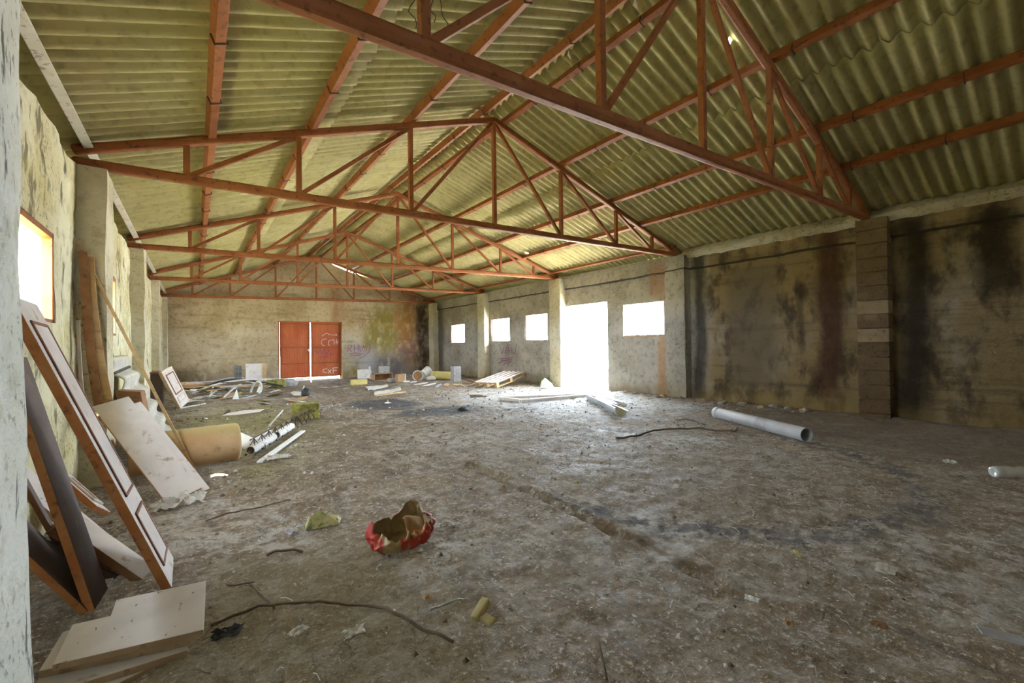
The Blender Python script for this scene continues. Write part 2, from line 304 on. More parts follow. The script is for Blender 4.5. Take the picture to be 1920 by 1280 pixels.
M_GREEN = simple('green_yellow_wrapper', (0.34, 0.33, 0.12), (0.52, 0.47, 0.22), 14, 0.6, (0.12, 0.16, 0.09), (0.54, 0.62), 0.001)
M_INK = simple('purple_spray_paint', (0.22, 0.07, 0.15), (0.28, 0.09, 0.18), 20, 0.8, bump=0)
M_INK2 = simple('white_chalk_paint', (0.75, 0.70, 0.68), (0.8, 0.77, 0.75), 20, 0.8, bump=0)
M_GRASS = simple('fresh_grass', (0.16, 0.24, 0.05), (0.30, 0.38, 0.10), 20, 0.8, bump=0)
M_SOIL = simple('overgrown_field', (0.22, 0.24, 0.08), (0.34, 0.32, 0.14), 0.8, 0.95, (0.14, 0.17, 0.05), (0.55, 0.7), 0.01)
M_BOUNCE = simple('pale_bounce_ground', (0.62, 0.58, 0.50), (0.70, 0.66, 0.58), 0.8, 0.95, (0.45, 0.40, 0.30), (0.6, 0.75), 0.01)  # ground outside made pale to bounce more light in from the right
t = NT('torn_red_sack')
n = t.noise(9, det=5); q = t.noise(5, det=4, off=3); ang = t.noise(7.0, (1, 1, 0.4), det=3, off=1.4)
c = t.mix(t.ramp(n, 0.4, 0.6), (0.42, 0.30, 0.16), (0.52, 0.40, 0.23))
side = t.math('ADD', t.math('MULTIPLY', t.x, 0.8), t.math('MULTIPLY', t.y, -0.6))
red = t.ramp(t.math('SUBTRACT', t.math('ADD', t.math('MULTIPLY', t.math('ABSOLUTE', side), 3.8), ang), t.math('MULTIPLY', t.ramp(t.z, 0.07, 0.16), 0.22)), 0.66, 0.74)
c = t.mix(red, c, (0.48, 0.055, 0.04)); c = t.mix(t.mul(t.ramp(q, 0.6, 0.64), 0.7), c, (0.25, 0.20, 0.06)); c = t.mix(t.mul(t.ramp(n, 0.62, 0.66), 0.7), c, (0.62, 0.53, 0.42))
M_BAG = t.done(c, 0.55, [(n, 0.003)])
M_ASB = simple('pale_cement_sheet', (0.46, 0.44, 0.38), (0.54, 0.52, 0.46), 6, 0.9, (0.28, 0.25, 0.18), (0.56, 0.7), 0.002)
M_BAGIN = simple('tan_sack_inside', (0.30, 0.21, 0.105), (0.40, 0.30, 0.17), 12, 0.7, (0.22, 0.15, 0.07), (0.56, 0.68), 0.002)
t = NT('clear_plastic'); M_CLEAR = t.done((0.86, 0.88, 0.9), 0.15); t.b.inputs['Transmission Weight'].default_value = 0.45; t.b.inputs['IOR'].default_value = 1.3
# ------------------------------------------------------------------ setting: floor
def seg(px, py, ax, ay, bx, by):
    dx, dy = bx-ax, by-ay; t_ = np.clip(((px-ax)*dx+(py-ay)*dy)/(dx*dx+dy*dy), 0, 1)
    return np.hypot(px-ax-t_*dx, py-ay-t_*dy)
GRV = [((1.55, 4.1), (1.75, 3.7)), ((1.93, 3.25), (1.92, 2.68)), ((1.90, 2.42), (1.85, 1.5)), ((1.82, 1.14), (1.83, 1.0))]
def gz(x, y):
    z = 0.022*nz(x*0.55, y*0.55, 3.1)+0.012*nz(x*1.9, y*1.9, 7.7)
    z += 0.16*math.exp(-((x-0.0)/1.0)**2-((y-13.9)/2.2)**2)
    if x > 5.9: z += 0.05*min(1, (x-5.9)/1.3)*(0.6+0.6*nz(x*1.3, y*1.3, 1.0))*(1 if y < 6 or y > 8.2 else 0.15)
    return z
def gzf(x, y):
    z = gz(x, y)
    if y < 8.5:
        k = 1.0 if y < 5 else (8.5-y)/3.5
        h = fbm(x*5.5, y*5.5, 2.0, 4); h2 = nz(x*19, y*19, 5.0); z += k*(0.013*h+0.008*h2+0.016*max(0, fbm(x*2.6+4, y*2.6, 9.0, 3)-0.25))
        for a, b in GRV:
            d = float(seg(x, y, a[0], a[1], b[0], b[1]))+0.012*nz(x*9, y*9, 3)
            if d < 0.15: z += -0.05*math.exp(-(d/0.030)**2)+0.012*math.exp(-((d-0.065)/0.035)**2)
    return z
xs = list(np.arange(-0.95, 7.601, 0.03)); ys = []; y = YF-0.1
while y < YB+0.2: ys.append(y); y += 0.10 if y < 0.1 else (0.018+0.011*max(0, y-1.0))
ys.append(YB+0.22)
g = MB(); g.grid([[(x, y, gzf(x, y)) for y in ys] for x in xs])
tag(g.build('floor', M_FL, origin=(0, 0, 0), smooth=True), kind='structure')
ring = MB(); O = 60
ring.box((-0.9, -O, -0.3), (7.55, YF-0.05, -0.03)); ring.box((-0.9, YB+0.2, -0.3), (7.55, O, -0.03)); ring.box((7.55, -O, -0.3), (O, O, -0.03))
tag(ring.build('ground_outside', M_BOUNCE, origin=(0, 0, 0)), kind='structure')
ring = MB(); ring.box((-O, -O, -0.3), (-0.9, O, -0.03)); tag(ring.build('grass_outside', M_SOIL, origin=(0, 0, 0)), kind='structure')
# ------------------------------------------------------------------ walls with openings
def splits(a, b, cuts, step):
    pts = sorted(set([a, b]+[c for c in cuts if a < c < b])); out = []
    for p, q in zip(pts, pts[1:]):
        n = max(1, int(math.ceil((q-p)/step))); out += [p+(q-p)*i/n for i in range(n)]
    return out+[b]
def wall(name, mat, fix, sgn, u0, u1, axis, holes, top, th=0.24, step=0.11, amp=0.012, z0=-0.12, zc=()):
    """axis 0: the wall runs along x at y=fix; axis 1: along y at x=fix; sgn: the way the inner face looks"""
    us = splits(u0, u1, [h for q in holes for h in q[:2]], step); zs = splits(z0, 1.0, [q[2] for q in holes]+[q[3] for q in holes], step)
    base_top = 2.3; zs = splits(z0, base_top, [h for q in holes for h in q[2:]]+list(zc), step); nzb = len(zs); ntop = 7
    rows = len(zs)+ntop
    def hole(u, z): return any(a+1e-6 < u < b-1e-6 and c+1e-6 < z < d-1e-6 for a, b, c, d in holes)
    def zval(i, u): return zs[i] if i < nzb else base_top+(top(u)-base_top)*(i-nzb+1)/ntop
    W = MB(); idx = {}
    def vert(i, j, back):
        k = (i, j, back)
        if k not in idx:
            u = us[j]; z = zval(i, u)
            d = 0 if back else amp*(fbm(u*1.7, z*1.7, fix, 4)+0.5*nz(u*7, z*7, fix*2))
            du = 0; dz = 0
            if not back:
                du = 0.010*nz(u*6+3, z*6, fix); dz = 0.008*nz(u*6, z*6+9, fix)
            off = fix+sgn*d-(sgn*th if back else 0)
            p = (u+du, off, z+dz) if axis == 0 else (off, u+du, z+dz)
            idx[k] = len(W.v); W.v.append(p)
        return idx[k]
    def face(q, flip):
        W.f.append(tuple(q[::-1] if flip else q)); W.mi.append(0)
    fl_ = (sgn < 0) if axis == 1 else (sgn > 0)
    solid = {}
    for i in range(rows-1):
        for j in range(len(us)-1):
            uc = (us[j]+us[j+1])/2; zc_ = (zval(i, uc)+zval(i+1, uc))/2; solid[i, j] = not hole(uc, zc_)
    for (i, j), s_ in solid.items():
        if not s_: continue
        face([vert(i, j, 0), vert(i, j+1, 0), vert(i+1, j+1, 0), vert(i+1, j, 0)], fl_)
        face([vert(i, j, 1), vert(i, j+1, 1), vert(i+1, j+1, 1), vert(i+1, j, 1)], not fl_)
        for di, dj, e in ((-1, 0, ((i, j), (i, j+1))), (1, 0, ((i+1, j+1), (i+1, j))), (0, -1, ((i+1, j), (i, j))), (0, 1, ((i, j+1), (i+1, j+1)))):
            if not solid.get((i+di, j+dj), False):
                (a, b), (c_, d_) = e
                face([vert(a, b, 0), vert(a, b, 1), vert(c_, d_, 1), vert(c_, d_, 0)], fl_)
    o = W.build(name, mat, origin=(0, 0, 0)); return tag(o, kind='structure')
LW = [(2.66, 3.79, 1.21, 1.76), (5.42, 6.36, 1.20, 1.82), (8.95, 9.9, 1.2, 1.85), (12.4, 13.3, 1.2, 1.85)]
RW = [(4.94, 5.94, 1.20, 1.87), (8.39, 9.33, 1.17, 1.88), (10.05, 11.0, 1.165, 1.86), (12.66, 13.59, 1.15, 1.80)]
RD = (6.37, 7.95, -0.12, 1.985); BD = (2.12, 4.05, -0.12, 1.90); FD = (3.0, 3.9, -0.12, 2.0)
wall_l = wall('wall_left', M_PL, WL, 1, YF, YB, 1, LW, lambda u: 2.42+0.05*nz(u*2.3, 1.1), th=0.12, amp=0.020)
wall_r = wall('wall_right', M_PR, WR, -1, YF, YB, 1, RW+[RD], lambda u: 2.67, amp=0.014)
wall_b = wall('wall_back', M_PB, YB, -1, WL-0.24, WR+0.24, 0, [BD], lambda u: roof(u)+0.06-(0.125*min(1, max(0, (u-3.35)/0.5))*min(1, max(0, (5.6-u)/1.2)) if u > 3.35 else 0.0), amp=0.016)
wall_f = wall('wall_front', M_PL, YF, 1, WL-0.24, WR+0.24, 0, [], lambda u: roof(u)-0.03, amp=0.01)
# band course on the right wall (ring beam), overhanging the wall below it by a lip
b = MB(); n = 90; P = []
yb_ = [YF+(YB-YF)*i/n*1.0 for i in range(n+1)]
prof = [(7.42, 2.425), (7.335, 2.40), (7.325, 2.42), (7.33, 2.50), (7.332, 2.60), (7.33, 2.655), (7.40, 2.67)]
b.grid([[(x_+0.008*nz(y_*2.2, z_*5), y_, z_+0.016*nz(y_*1.7, 2.0)+0.006*nz(y_*6, z_*9)) for (x_, z_) in prof] for y_ in yb_])
tag(b.build('trim_1', M_PR, origin=(0, 0, 0)), kind='structure')
# mortar fillet between the wall head and the sheets, rough
t = NT('rough_mortar'); c, n1, n2, n3 = plaster(t, (0.44, 0.37, 0.24), (0.58, 0.53, 0.42), (0.24, 0.18, 0.09), (0.08, 0.06, 0.04)); M_MORT = t.done(c, 0.95, [(n2, 0.03), (n3, 0.012)], spec=0.15)
b = MB(); n = 260; yb_ = [YF+(4.45-YF)*i/n for i in range(n+1)]
pr2 = [(7.30, 2.60), (7.24, 2.66), (7.25, 2.71), (7.34, 2.79), (7.45, 2.84), (7.62, 2.80)]
b.grid([[(x_+(0.030*fbm(y_*4, z_*7, 2, 4) if 0 < k < 5 else 0), y_, z_+0.022*fbm(y_*5, x_*3, 6, 4)) for k, (x_, z_) in enumerate(pr2)] for y_ in yb_])
tag(b.build('trim_2', M_MORT, origin=(0, 0, 0)), kind='structure')
b = MB(); b.box((-1.04, YF, 2.30), (-0.83, YB, 2.66)); tag(b.build('eave_light_stop', M_PL, origin=(0, 0, 0)), kind='structure')  # added box stopping sky light under the left roof overhang
b = MB(); b.box((7.36, 4.45, 2.655), (7.60, YB, 2.72)); tag(b.build('trim_3', M_PR, origin=(0, 0, 0)), kind='structure')
# pillars: rough plaster on the left, plaster and bare blocks on the right
def pillar(name, x0, x1, y0, y1, z1, mat, seed, amp=0.012):
    nx, ny, nzv = 3, 4, 26; P = MB()
    ring_ = [(x0+(x1-x0)*i/nx, y0) for i in range(nx)]+[(x1, y0+(y1-y0)*i/ny) for i in range(ny)]+[(x1-(x1-x0)*i/nx, y1) for i in range(nx)]+[(x0, y1-(y1-y0)*i/ny) for i in range(ny)]
    rows = []
    for k in range(nzv+1):
        z = -0.1+(z1+0.1)*k/nzv
        fr_ = 0.028*max(0.0, 0.9-z) if seed == 3.0 else 0.0
        rows.append([(x+(fr_ if x > x0+0.01 else 0)+amp*nz(x*5+seed, y*5, z*3), y+amp*nz(x*5, y*5+seed, z*3+4)+amp*0.7*nz(seed, z*9, y*4), z) for x, y in ring_+ring_[:1]])
    P.grid(rows, flip=True); top = [rows[-1][i] for i in range(len(ring_))]; P.add(top, [tuple(range(len(top)))])
    return tag(P.build(name, mat, origin=(0, 0, 0)), kind='structure')
for i, (y, z1) in enumerate(zip(TY, (2.32, 2.43, 2.44, 2.45, 2.45))):
    xi = (-0.405, -0.54, -0.558, -0.575, -0.595)[i]
    pillar('pillar_left', WL-0.05, xi, y-0.14 if i else 1.25, y+0.22 if i else 1.86, z1, M_PIL if i else M_PIER, 3.0+i, 0.016)
for i, y in enumerate(TY):
    if i == 0: continue
    pillar('pillar_right', XR, WR+0.05, y-0.23, y+0.17, 2.66, M_PIL if i > 1 else M_PR, 20.0+i)
P = MB(); z = -0.1; k = 0
while z < 2.6:
    hgt = 0.186; jx = 0.010*nz(k*3.3, 1.0); P.box((XR+jx, 1.525+0.004*nz(k*2.1, 4), z+0.006), (WR+0.04, 1.855+0.004*nz(k*1.7, 9), min(2.655, z+hgt-0.006)), 1 if k in (6, 8) else 0); z += hgt; k += 1
P.box((XR+0.03, 1.545, -0.1), (WR+0.04, 1.835, 2.64))
tag(P.build('pillar_right', [M_BLK, M_BLK2], origin=(0, 0, 0), bevel=0.008), kind='structure')
# sockets knocked into the plaster
# ------------------------------------------------------------------ roof (two runs of sheets each side, lapping)
PITCHW, AMP = 0.131, 0.029
HOLES = [(0.62, 6.77, 0.05), (4.10, 2.0, 0.025), (6.27, 7.72, 0.05)]
def slope(xa, xb, xlap, sgn):
    S = MB(); ny = int((YB+0.45-(YF-0.2))/PITCHW*10); ysn = [YF-0.2+(YB+0.65-YF)*i/ny for i in range(ny+1)]
    for (p, q, lift) in ((xa, xlap+sgn*0.02, 0.0), (xlap-sgn*0.16, xb, 0.022)):
        nxn = 14; cols = [p+(q-p)*i/nxn for i in range(nxn+1)]
        for hx, hy, hr in HOLES:
            if min(p, q) < hx < max(p, q): cols += [hx-hr, hx+hr]
        cols = sorted(cols, reverse=(p > q)); rows = []
        for x in cols:
            row = []
            for y in ysn:
                sh = int(math.floor(y/0.786)); jit = 0.010*(((sh*7919) % 5)/4-0.5)
                row.append((x, y, roof(x)+0.078+lift+jit+AMP*math.cos(2*math.pi*y/PITCHW)))
            rows.append(row)
        base = len(S.v); nj = len(ysn); S.v += [v for r_ in rows for v in r_]
        for i in range(len(cols)-1):
            xc = (cols[i]+cols[i+1])/2
            for j in range(nj-1):
                yc = (ysn[j]+ysn[j+1])/2
                if any(abs(xc-hx) < hr and abs(yc-hy) < hr for hx, hy, hr in HOLES): continue
                f_ = (base+i*nj+j, base+(i+1)*nj+j, base+(i+1)*nj+j+1, base+i*nj+j+1)
                S.f.append(f_[::-1] if sgn < 0 else f_); S.mi.append(0)
    return S
A = slope(WL-0.42, XM-0.06, 1.15, 1); B = slope(WR+0.42, XM+0.06, 4.86, -1); A.add(B.v, B.f)
cap = MB()
A.grid([[(XM-0.22, YF-0.2, roof(XM-0.22)+0.112), (XM-0.22, YB+0.45, roof(XM-0.22)+0.112)], [(XM, YF-0.2, roof(XM)+0.15), (XM, YB+0.45, roof(XM)+0.15)], [(XM+0.22, YF-0.2, roof(XM+0.22)+0.112), (XM+0.22, YB+0.45, roof(XM+0.22)+0.112)]])
roof_o = tag(A.build('ceiling', M_ROOF, origin=(0, 0, 0), smooth=True, solid=0.007), kind='structure')
# ------------------------------------------------------------------ trusses: seven posts, six diagonals, two rafters, one tie
PX = [-0.05, 0.83, 2.0, XM, 4.35, 5.58, 6.55]
ordn = ['nearest', 'second', 'third', 'fourth', 'farthest']
tl = ['nearest red steel roof truss, its peak cut off by the top of the picture', 'second red steel roof truss, its tie crossing in front of all the farther trusses',
      'third red steel roof truss, spanning just beyond the doorway', 'fourth red steel roof truss, between the third and the one at the back wall', 'smallest red steel roof truss, hard by the back wall above the red doors']
zl = [2.29, 2.484, 2.49, 2.50, 2.50]; zr = [2.69, 2.70, 2.70, 2.70, 2.70]
def rounded_bar(mb, p, q, w):           # square hollow section
    return mb.bar(p, q, w, w)
for i, y in enumerate(TY):
    T = thing('roof_truss', tl[i], 'roof truss', (XM, y, 2.4), 'red roof trusses')
    tie = lambda x: zl[i]+(zr[i]-zl[i])*(x-XL)/(XR-XL)
    hl = 0.09
    raf = lambda x: (tie(XL)+hl+(4.0-tie(XL)-hl)*(x-XL)/(XM-XL)) if x < XM else (4.0+(tie(XR)+0.08-4.0)*(x-XM)/(XR-XM))
    MB().bar((XL-0.02, y, tie(XL)), (XR+0.10, y, tie(XR+0.1)), 0.075, 0.08).build('tie_beam', M_ST, T, bevel=0.02)
    MB().bar((XL-0.02, y, raf(XL)), (XM+0.02, y, raf(XM)), 0.075, 0.075).build('rafter', M_ST, T, bevel=0.02)
    MB().bar((XR+0.16, y, raf(XR+0.16)), (XM-0.02, y, raf(XM)), 0.075, 0.075).build('rafter', M_ST, T, bevel=0.02)
    for x in PX: MB().bar((x, y, tie(x)+0.03), (x, y, raf(x)-0.02), 0.048, 0.048, (0, 1, 0)).build('post', M_ST, T, bevel=0.004)
    for a, c_ in ((0, 1), (1, 2), (2, 3)): MB().bar((PX[a]+0.03, y, tie(PX[a])+0.04), (PX[c_]-0.02, y, raf(PX[c_])-0.04), 0.04, 0.04, (0, 1, 0)).build('diagonal', M_ST, T, bevel=0.004)
    for a, c_ in ((3, 4), (4, 5), (5, 6)): MB().bar((PX[a]+0.02, y, raf(PX[a])-0.05), (PX[c_]-0.03, y, tie(PX[c_])+0.04), 0.04, 0.04, (0, 1, 0)).build('diagonal', M_ST, T, bevel=0.004)
# purlins
pl = [(0.12, 'lowest red purlin of the left slope, next above the white eave beam'), (0.95, 'middle red purlin of the three under the left slope'), (2.02, 'upper red purlin of the left slope, next below the ridge'),
      (XM-0.17, 'red ridge purlin on the left side of the roof peak'), (XM+0.20, 'red ridge purlin on the right side of the roof peak'), (4.38, 'upper red purlin of the right slope, next below the ridge'),
      (5.46, 'middle red purlin of the three under the right slope'), (6.22, 'lowest red purlin of the right slope, nearest the right wall')]
def purlin(x, label, mat, w=0.06, h=0.085, hooks=True, y0=YF-0.1):
    s_ = SL if x < XM else -SR; up = nrm((-s_, 0, 1)); z = roof(x)+0.002
    T = thing('purlin', label, 'purlin', (x, YF, z), 'roof purlins')
    MB().bar((x, y0, z), (x, YB+0.1, z), w, h, up).build('beam', mat, T, bevel=0.004)
    if hooks:
        yy = -0.2+R.random()*0.5
        while yy < YB:
            k = MB(); u3 = np.array(up); a3 = V(1, 0, s_); a3 = nrm(a3); o = V(x, yy, z); e = w/2+0.006; hh = h/2+0.006
            k.tube([o+a3*e+u3*(hh+0.03), o+a3*e-u3*hh, o-a3*e-u3*hh, o-a3*e+u3*(hh*0.2)], 0.006, 5)
            k.build('hook_bolt', M_HOOK, T); yy += 0.786
for x, l in pl: purlin(x, l, M_ST)
purlin(-0.66, 'white painted eave beam running along the head of the left wall', M_EAVE, 0.06, 0.06, False)
purlin(7.10, 'rusty eave beam running along the head of the right wall beyond the second truss', M_ST, 0.05, 0.05, False, 4.5)
# ------------------------------------------------------------------ windows, doors
def frame_win(n, x, y0, y1, z0, z1, mat, w=0.03, d=0.04, bars=0):
    T = thing('window_%d' % n, None, None, (x, (y0+y1)/2, z0), kind='structure'); k = MB()
    k.box((x-d/2, y0, z0), (x+d/2, y0+w, z1)); k.box((x-d/2, y1-w, z0), (x+d/2, y1, z1)); k.box((x-d/2, y0, z1-w), (x+d/2, y1, z1)); k.box((x-d/2, y0, z0), (x+d/2, y1, z0+w*0.6))
    k.build('window_frame', mat, T, bevel=0.003)
    for b_ in range(bars):
        yb = y0+(y1-y0)*(b_+1)/(bars+1); MB().tube([(x-0.07, yb, z0), (x-0.07, yb, z1)], 0.007, 6).build('window_bar', M_HOOK, T)
    return T
for k, (a, b_, c_, d_) in enumerate(LW): frame_win(k+1, WL-0.02, a, b_, c_, d_, M_ST, 0.035, 0.05, 3 if k < 2 else 0)
for k, (a, b_, c_, d_) in enumerate(RW):
    if k: frame_win(k+6, WR+0.03, a, b_, c_, d_, M_ST, 0.02, 0.03)
# brick sill left where the near right window's frame was knocked out
w = thing('window_6', None, None, (WR, 5.44, 1.19), kind='structure'); k = MB()
for q in range(7): k.box((WR-0.012+0.006*R.random(), 4.95+q*0.141, 1.175), (WR+0.20, 4.95+q*0.141+0.13, 1.215+0.012*R.random()))
k.build('sill', M_EDGE2, w, bevel=0.008)
# red double doors in the back wall
D = thing('door_1', None, None, (3.08, YB+0.12, 0), kind='structure')
k = MB(); yD = YB+0.12
k.box((2.125, yD-0.03, 0.0), (2.165, yD+0.03, 1.90)); k.box((4.008, yD-0.03, 0), (4.09, yD+0.03, 1.90)); k.box((2.125, yD-0.03, 1.865), (4.05, yD+0.03, 1.96)); k.build('door_frame', M_DOOR, D, bevel=0.003)
for (a, b_) in ((2.175, 3.055), (3.09, 4.012)):
    leaf = MB(); n = 12; leaf.box((a, yD-0.005, 0.065), (b_, yD+0.012, 1.88))
    for q in range(n+1): x_ = a+(b_-a)*q/n; leaf.box((x_-0.004, yD-0.012, 0.07), (x_+0.004, yD-0.004, 1.855))
    lo = leaf.build('door_leaf', M_DOOR, D, bevel=0.001)
    r_ = MB()
    for z_ in (0.07, 0.52, 1.04, 1.82): r_.box((a, yD-0.045, z_), (b_, yD-0.012, z_+0.035))
    for x_ in (a, b_-0.035): r_.box((x_, yD-0.04, 0.07), (x_+0.035, yD-0.012, 1.855))
    r_.build('door_rail', M_ST, lo, bevel=0.003)
k = MB(); k.box((3.00, yD-0.09, 0.92), (3.04, yD-0.045, 1.0)); k.tube([(3.02, yD-0.09, 0.96), (3.02, yD-0.13, 0.96), (2.94, yD-0.13, 0.96)], 0.01, 8); k.build('door_handle', M_PALE, D)
D2 = thing('door_2', None, None, (WR, 7.16, 0), kind='structure')
k = MB(); k.box((WR-0.03, 6.36, -0.03), (WR+0.26, 7.96, 0.012)); k.build('threshold', M_GREY, D2, bevel=0.01)
# ------------------------------------------------------------------ graffiti
def px_strokes(name, parent, mat, lines, sc, ox, oy, axis, val, r):
    k = MB(); nrmv = V(0, 1, 0) if axis == 1 else V(1, 0, 0)
    for ln in lines:
        pts = [at(ox+p[0]/sc, oy+p[1]/sc, axis, val) for p in ln]; dense = []
        for a, b_ in zip(pts, pts[1:]): dense += [a+(b_-a)*i/3 for i in range(3)]
        k.tube(dense+[pts[-1]], r, 6, flat=nrmv)
    return k.build(name, mat, parent)
wall_b['_w'] = (0.0, 0.0, 0.0); wall_r['_w'] = (0.0, 0.0, 0.0)
px_strokes('graffiti', wall_b, M_INK, [[(612, 920), (615, 875), (640, 880), (636, 895), (615, 897), (638, 920)], [(655, 875), (657, 922)], [(655, 900), (681, 898)], [(680, 872), (682, 920)], [(692, 875), (694, 918), (706, 916)],
    [(709, 915), (715, 880), (722, 900), (732, 878), (737, 915)], [(740, 868), (758, 874), (763, 890), (755, 920), (725, 950), (688, 968)], [(620, 937), (660, 928), (722, 938)], [(628, 943), (700, 944)]], 3.5556, 480, 400, 1, YB-0.006, 0.011)
px_strokes('graffiti', wall_b, M_INK, [[(970, 862), (945, 868), (939, 890), (955, 906), (977, 900)], [(1012, 860), (985, 870), (981, 895), (1000, 908), (1017, 900)], [(1025, 848), (1040, 880), (1056, 906)], [(1040, 880), (1026, 906)], [(1058, 868), (1061, 906)], [(1050, 885), (1074, 882)],
    [(955, 822), (948, 835), (1082, 847), (1076, 835)], [(945, 916), (1030, 919)], [(990, 926), (1062, 926)]], 3.5556, 480, 400, 1, YB-0.006, 0.010)
px_strokes('graffiti', wall_b, M_INK, [[(712, 710), (711, 745), (695, 766)], [(690, 745), (695, 766)]], 3.5556, 480, 400, 1, YB-0.006, 0.007)
px_strokes('graffiti', wall_r, M_INK, [[(990, 430), (1000, 475), (1015, 430), (1025, 470), (1040, 440), (1045, 475), (1060, 450), (1070, 475), (1092, 465)], [(1020, 492), (1030, 480), (1040, 502), (1055, 485), (1060, 506), (1075, 488), (1080, 522)]], 4.5714, 640, 560, 0, WR-0.004, 0.011)
px_strokes('graffiti', wall_r, M_INK, [[(1308, 400), (1314, 440)], [(1330, 410), (1334, 445)], [(1362, 420), (1378, 476), (1396, 408)], [(1405, 470), (1409, 420), (1430, 415), (1432, 440), (1410, 445)], [(1426, 470), (1431, 430), (1445, 455), (1460, 430), (1463, 470)], [(1468, 430), (1476, 470), (1490, 462), (1500, 385)],
    [(1360, 516), (1462, 505)], [(1364, 532), (1462, 520)], [(1343, 552), (1400, 535), (1460, 533)], [(1385, 572), (1405, 552), (1447, 548)]], 4.5714, 640, 560, 0, WR-0.004, 0.011)
leaves = [o for o in bpy.data.objects if o.name.startswith('door_leaf')]
px_strokes('graffiti', leaves[1], M_INK2, [[(472, 836), (442, 840), (433, 862), (448, 882), (460, 880)], [(515, 842), (487, 846), (481, 872), (490, 880)], [(520, 838), (522, 872)], [(538, 838), (541, 872)], [(553, 838), (556, 872)], [(528, 858), (566, 855)], [(438, 818), (470, 796), (490, 808), (542, 812), (530, 800)]], 3.5556, 480, 400, 1, yD-0.014, 0.008)
px_strokes('graffiti', leaves[1], M_INK2, [[(474, 1035), (450, 1038), (445, 1056), (472, 1060)], [(480, 1040), (502, 1066)], [(502, 1040), (480, 1066)], [(516, 1066), (513, 1030), (548, 1027)], [(515, 1047), (538, 1045)]], 3.5556, 480, 400, 1, yD-0.014, 0.010)
px_strokes('graffiti', leaves[1], M_INK, [[(398, 912), (412, 935), (430, 912), (440, 940), (458, 900), (470, 945), (490, 905), (500, 940), (520, 930)], [(425, 960), (450, 950), (480, 962)]], 3.5556, 480, 400, 1, yD-0.014, 0.012)
# ------------------------------------------------------------------ boards leaning on the left wall
def board(name, label, cat, A, B, D, th, mats=(M_CREAM, M_EDGE), group=None, poly=None, bevel=0.003, parentless=True, kind='thing'):
    """A,B: the two foot corners, D: the top corner above A"""
    A, B, D = map(lambda q: np.array(q, float), (A, B, D)); u = B-A; W_ = np.linalg.norm(u); u /= W_; v = D-A; v -= u*np.dot(u, v); H_ = np.linalg.norm(v); v /= H_; n = np.cross(u, v)
    if n[2] < 0: n = -n
    k = MB(); pl_ = poly(W_, H_) if poly else [(0, 0), (W_, 0), (W_, H_), (0, H_)]
    k.prism(pl_, A-n*th, u, v, n*th, (0, 1))
    return k, (A, u, v, n, W_, H_), list(mats)
def lone(name, label, cat, A, B, D, th, mats=(M_CREAM, M_EDGE), group=None, poly=None):
    k, fr, mm = board(name, label, cat, A, B, D, th, mats, group, poly)
    return tag(k.build(name, mm, bevel=0.003), label, cat, group), fr
def rect(name, label, cat, Apx, Dpx, Dx, Bpx, th, mats, group=None, ext=1.0, az=0.0, build=True):
    A = fl(*Apx, az); D = at(*Dpx, 0, Dx); v = D-A; d = ray(*Bpx); t_ = np.dot(A-CAM, v)/np.dot(d, v); B = CAM+d*t_; D = A+v*ext
    if not build: return board(name, label, cat, A, B, D, th, mats)
    return lone(name, label, cat, A, B, D, th, mats, group)
def P3(px, py, axis, val): return at(px, py, axis, val)
# tall narrow wardrobe door
k, (o, u, v, n, W_, H_), mm = rect('', '', '', (323, 1102), (22, 552), -0.56, (329, 1052), 0.035, (M_CREAM, M_EDGE), build=False)
T = thing('wardrobe_door', 'tall narrow cream wardrobe door with orange edges leaning on left wall under the window', 'door panel', o)
k.build('slab', mm, T, bevel=0.003)
def panel_frame(T, x0, x1, y0, y1, o, u, v, n, w=0.014, h=0.007, mat=M_MOULD, pan=M_CREAM):
    k = MB()
    for (a, b_, c_, d_) in ((x0, x0+w, y0, y1), (x1-w, x1, y0, y1), (x0, x1, y0, y0+w), (x0, x1, y1-w, y1)):
        k.frame(o+u*a+v*c_, u*(b_-a), v*(d_-c_), n*h)
    k.build('moulding', mat, T, bevel=0.004)
    MB().frame(o+u*(x0+w)+v*(y0+w), u*(x1-x0-2*w), v*(y1-y0-2*w), n*0.004).build('panel', pan, T)
panel_frame(T, W_*0.14, W_*0.86, 0.09, 0.36, o, u, v, n); panel_frame(T, W_*0.14, W_*0.86, 0.44, H_-0.10, o, u, v, n)
kp = o+u*W_+v*H_*0.60-n*0.015; MB().lathe(kp, u, [(0, 0.009), (0.02, 0.007), (0.03, 0.014), (0.042, 0.017), (0.052, 0.010), (0.054, 0.0)], 14).build('knob', M_BRASS, T, smooth=True)
# dark boards between the wardrobe door and the near pier
A_, B_, D_ = fl(178, 1143), fl(203, 1103), at(14, 670, 0, -0.625); nn = nrm(np.cross(B_-A_, D_-A_)); nn = nn if nn[2] > 0 else -nn
k = MB(); k.prism([(0, 0), (1, 0), (1, 1), (0, 1)], A_-nn*0.03, B_-A_, D_-A_, nn*0.03, (0, 1)); tag(k.build('dark_board', [M_DARK, M_EDGE], bevel=0.003), 'long dark brown board with rough orange edge leaning steeply behind the wardrobe door', 'board', 'dark boards by the near pier')
lone('dark_board', 'wide dark brown board leaning low between the near pier and the wall', 'board', (-0.345, 2.39, 0.0), (-0.37, 2.66, 0.0), (-0.60, 2.20, 0.47), 0.025, (M_DARK, M_EDGE), 'dark boards by the near pier')
lone('dark_plank', 'narrow purplish brown plank slanting low behind the steep dark board', 'plank', fl(205, 1100, 0.0)+V(0.02, 0.1, 0), fl(206, 1085, 0)+V(0.02, 0.1, 0), P3(30, 925, 0, -0.71), 0.05, (M_DARK, M_DARK), 'dark boards by the near pier')
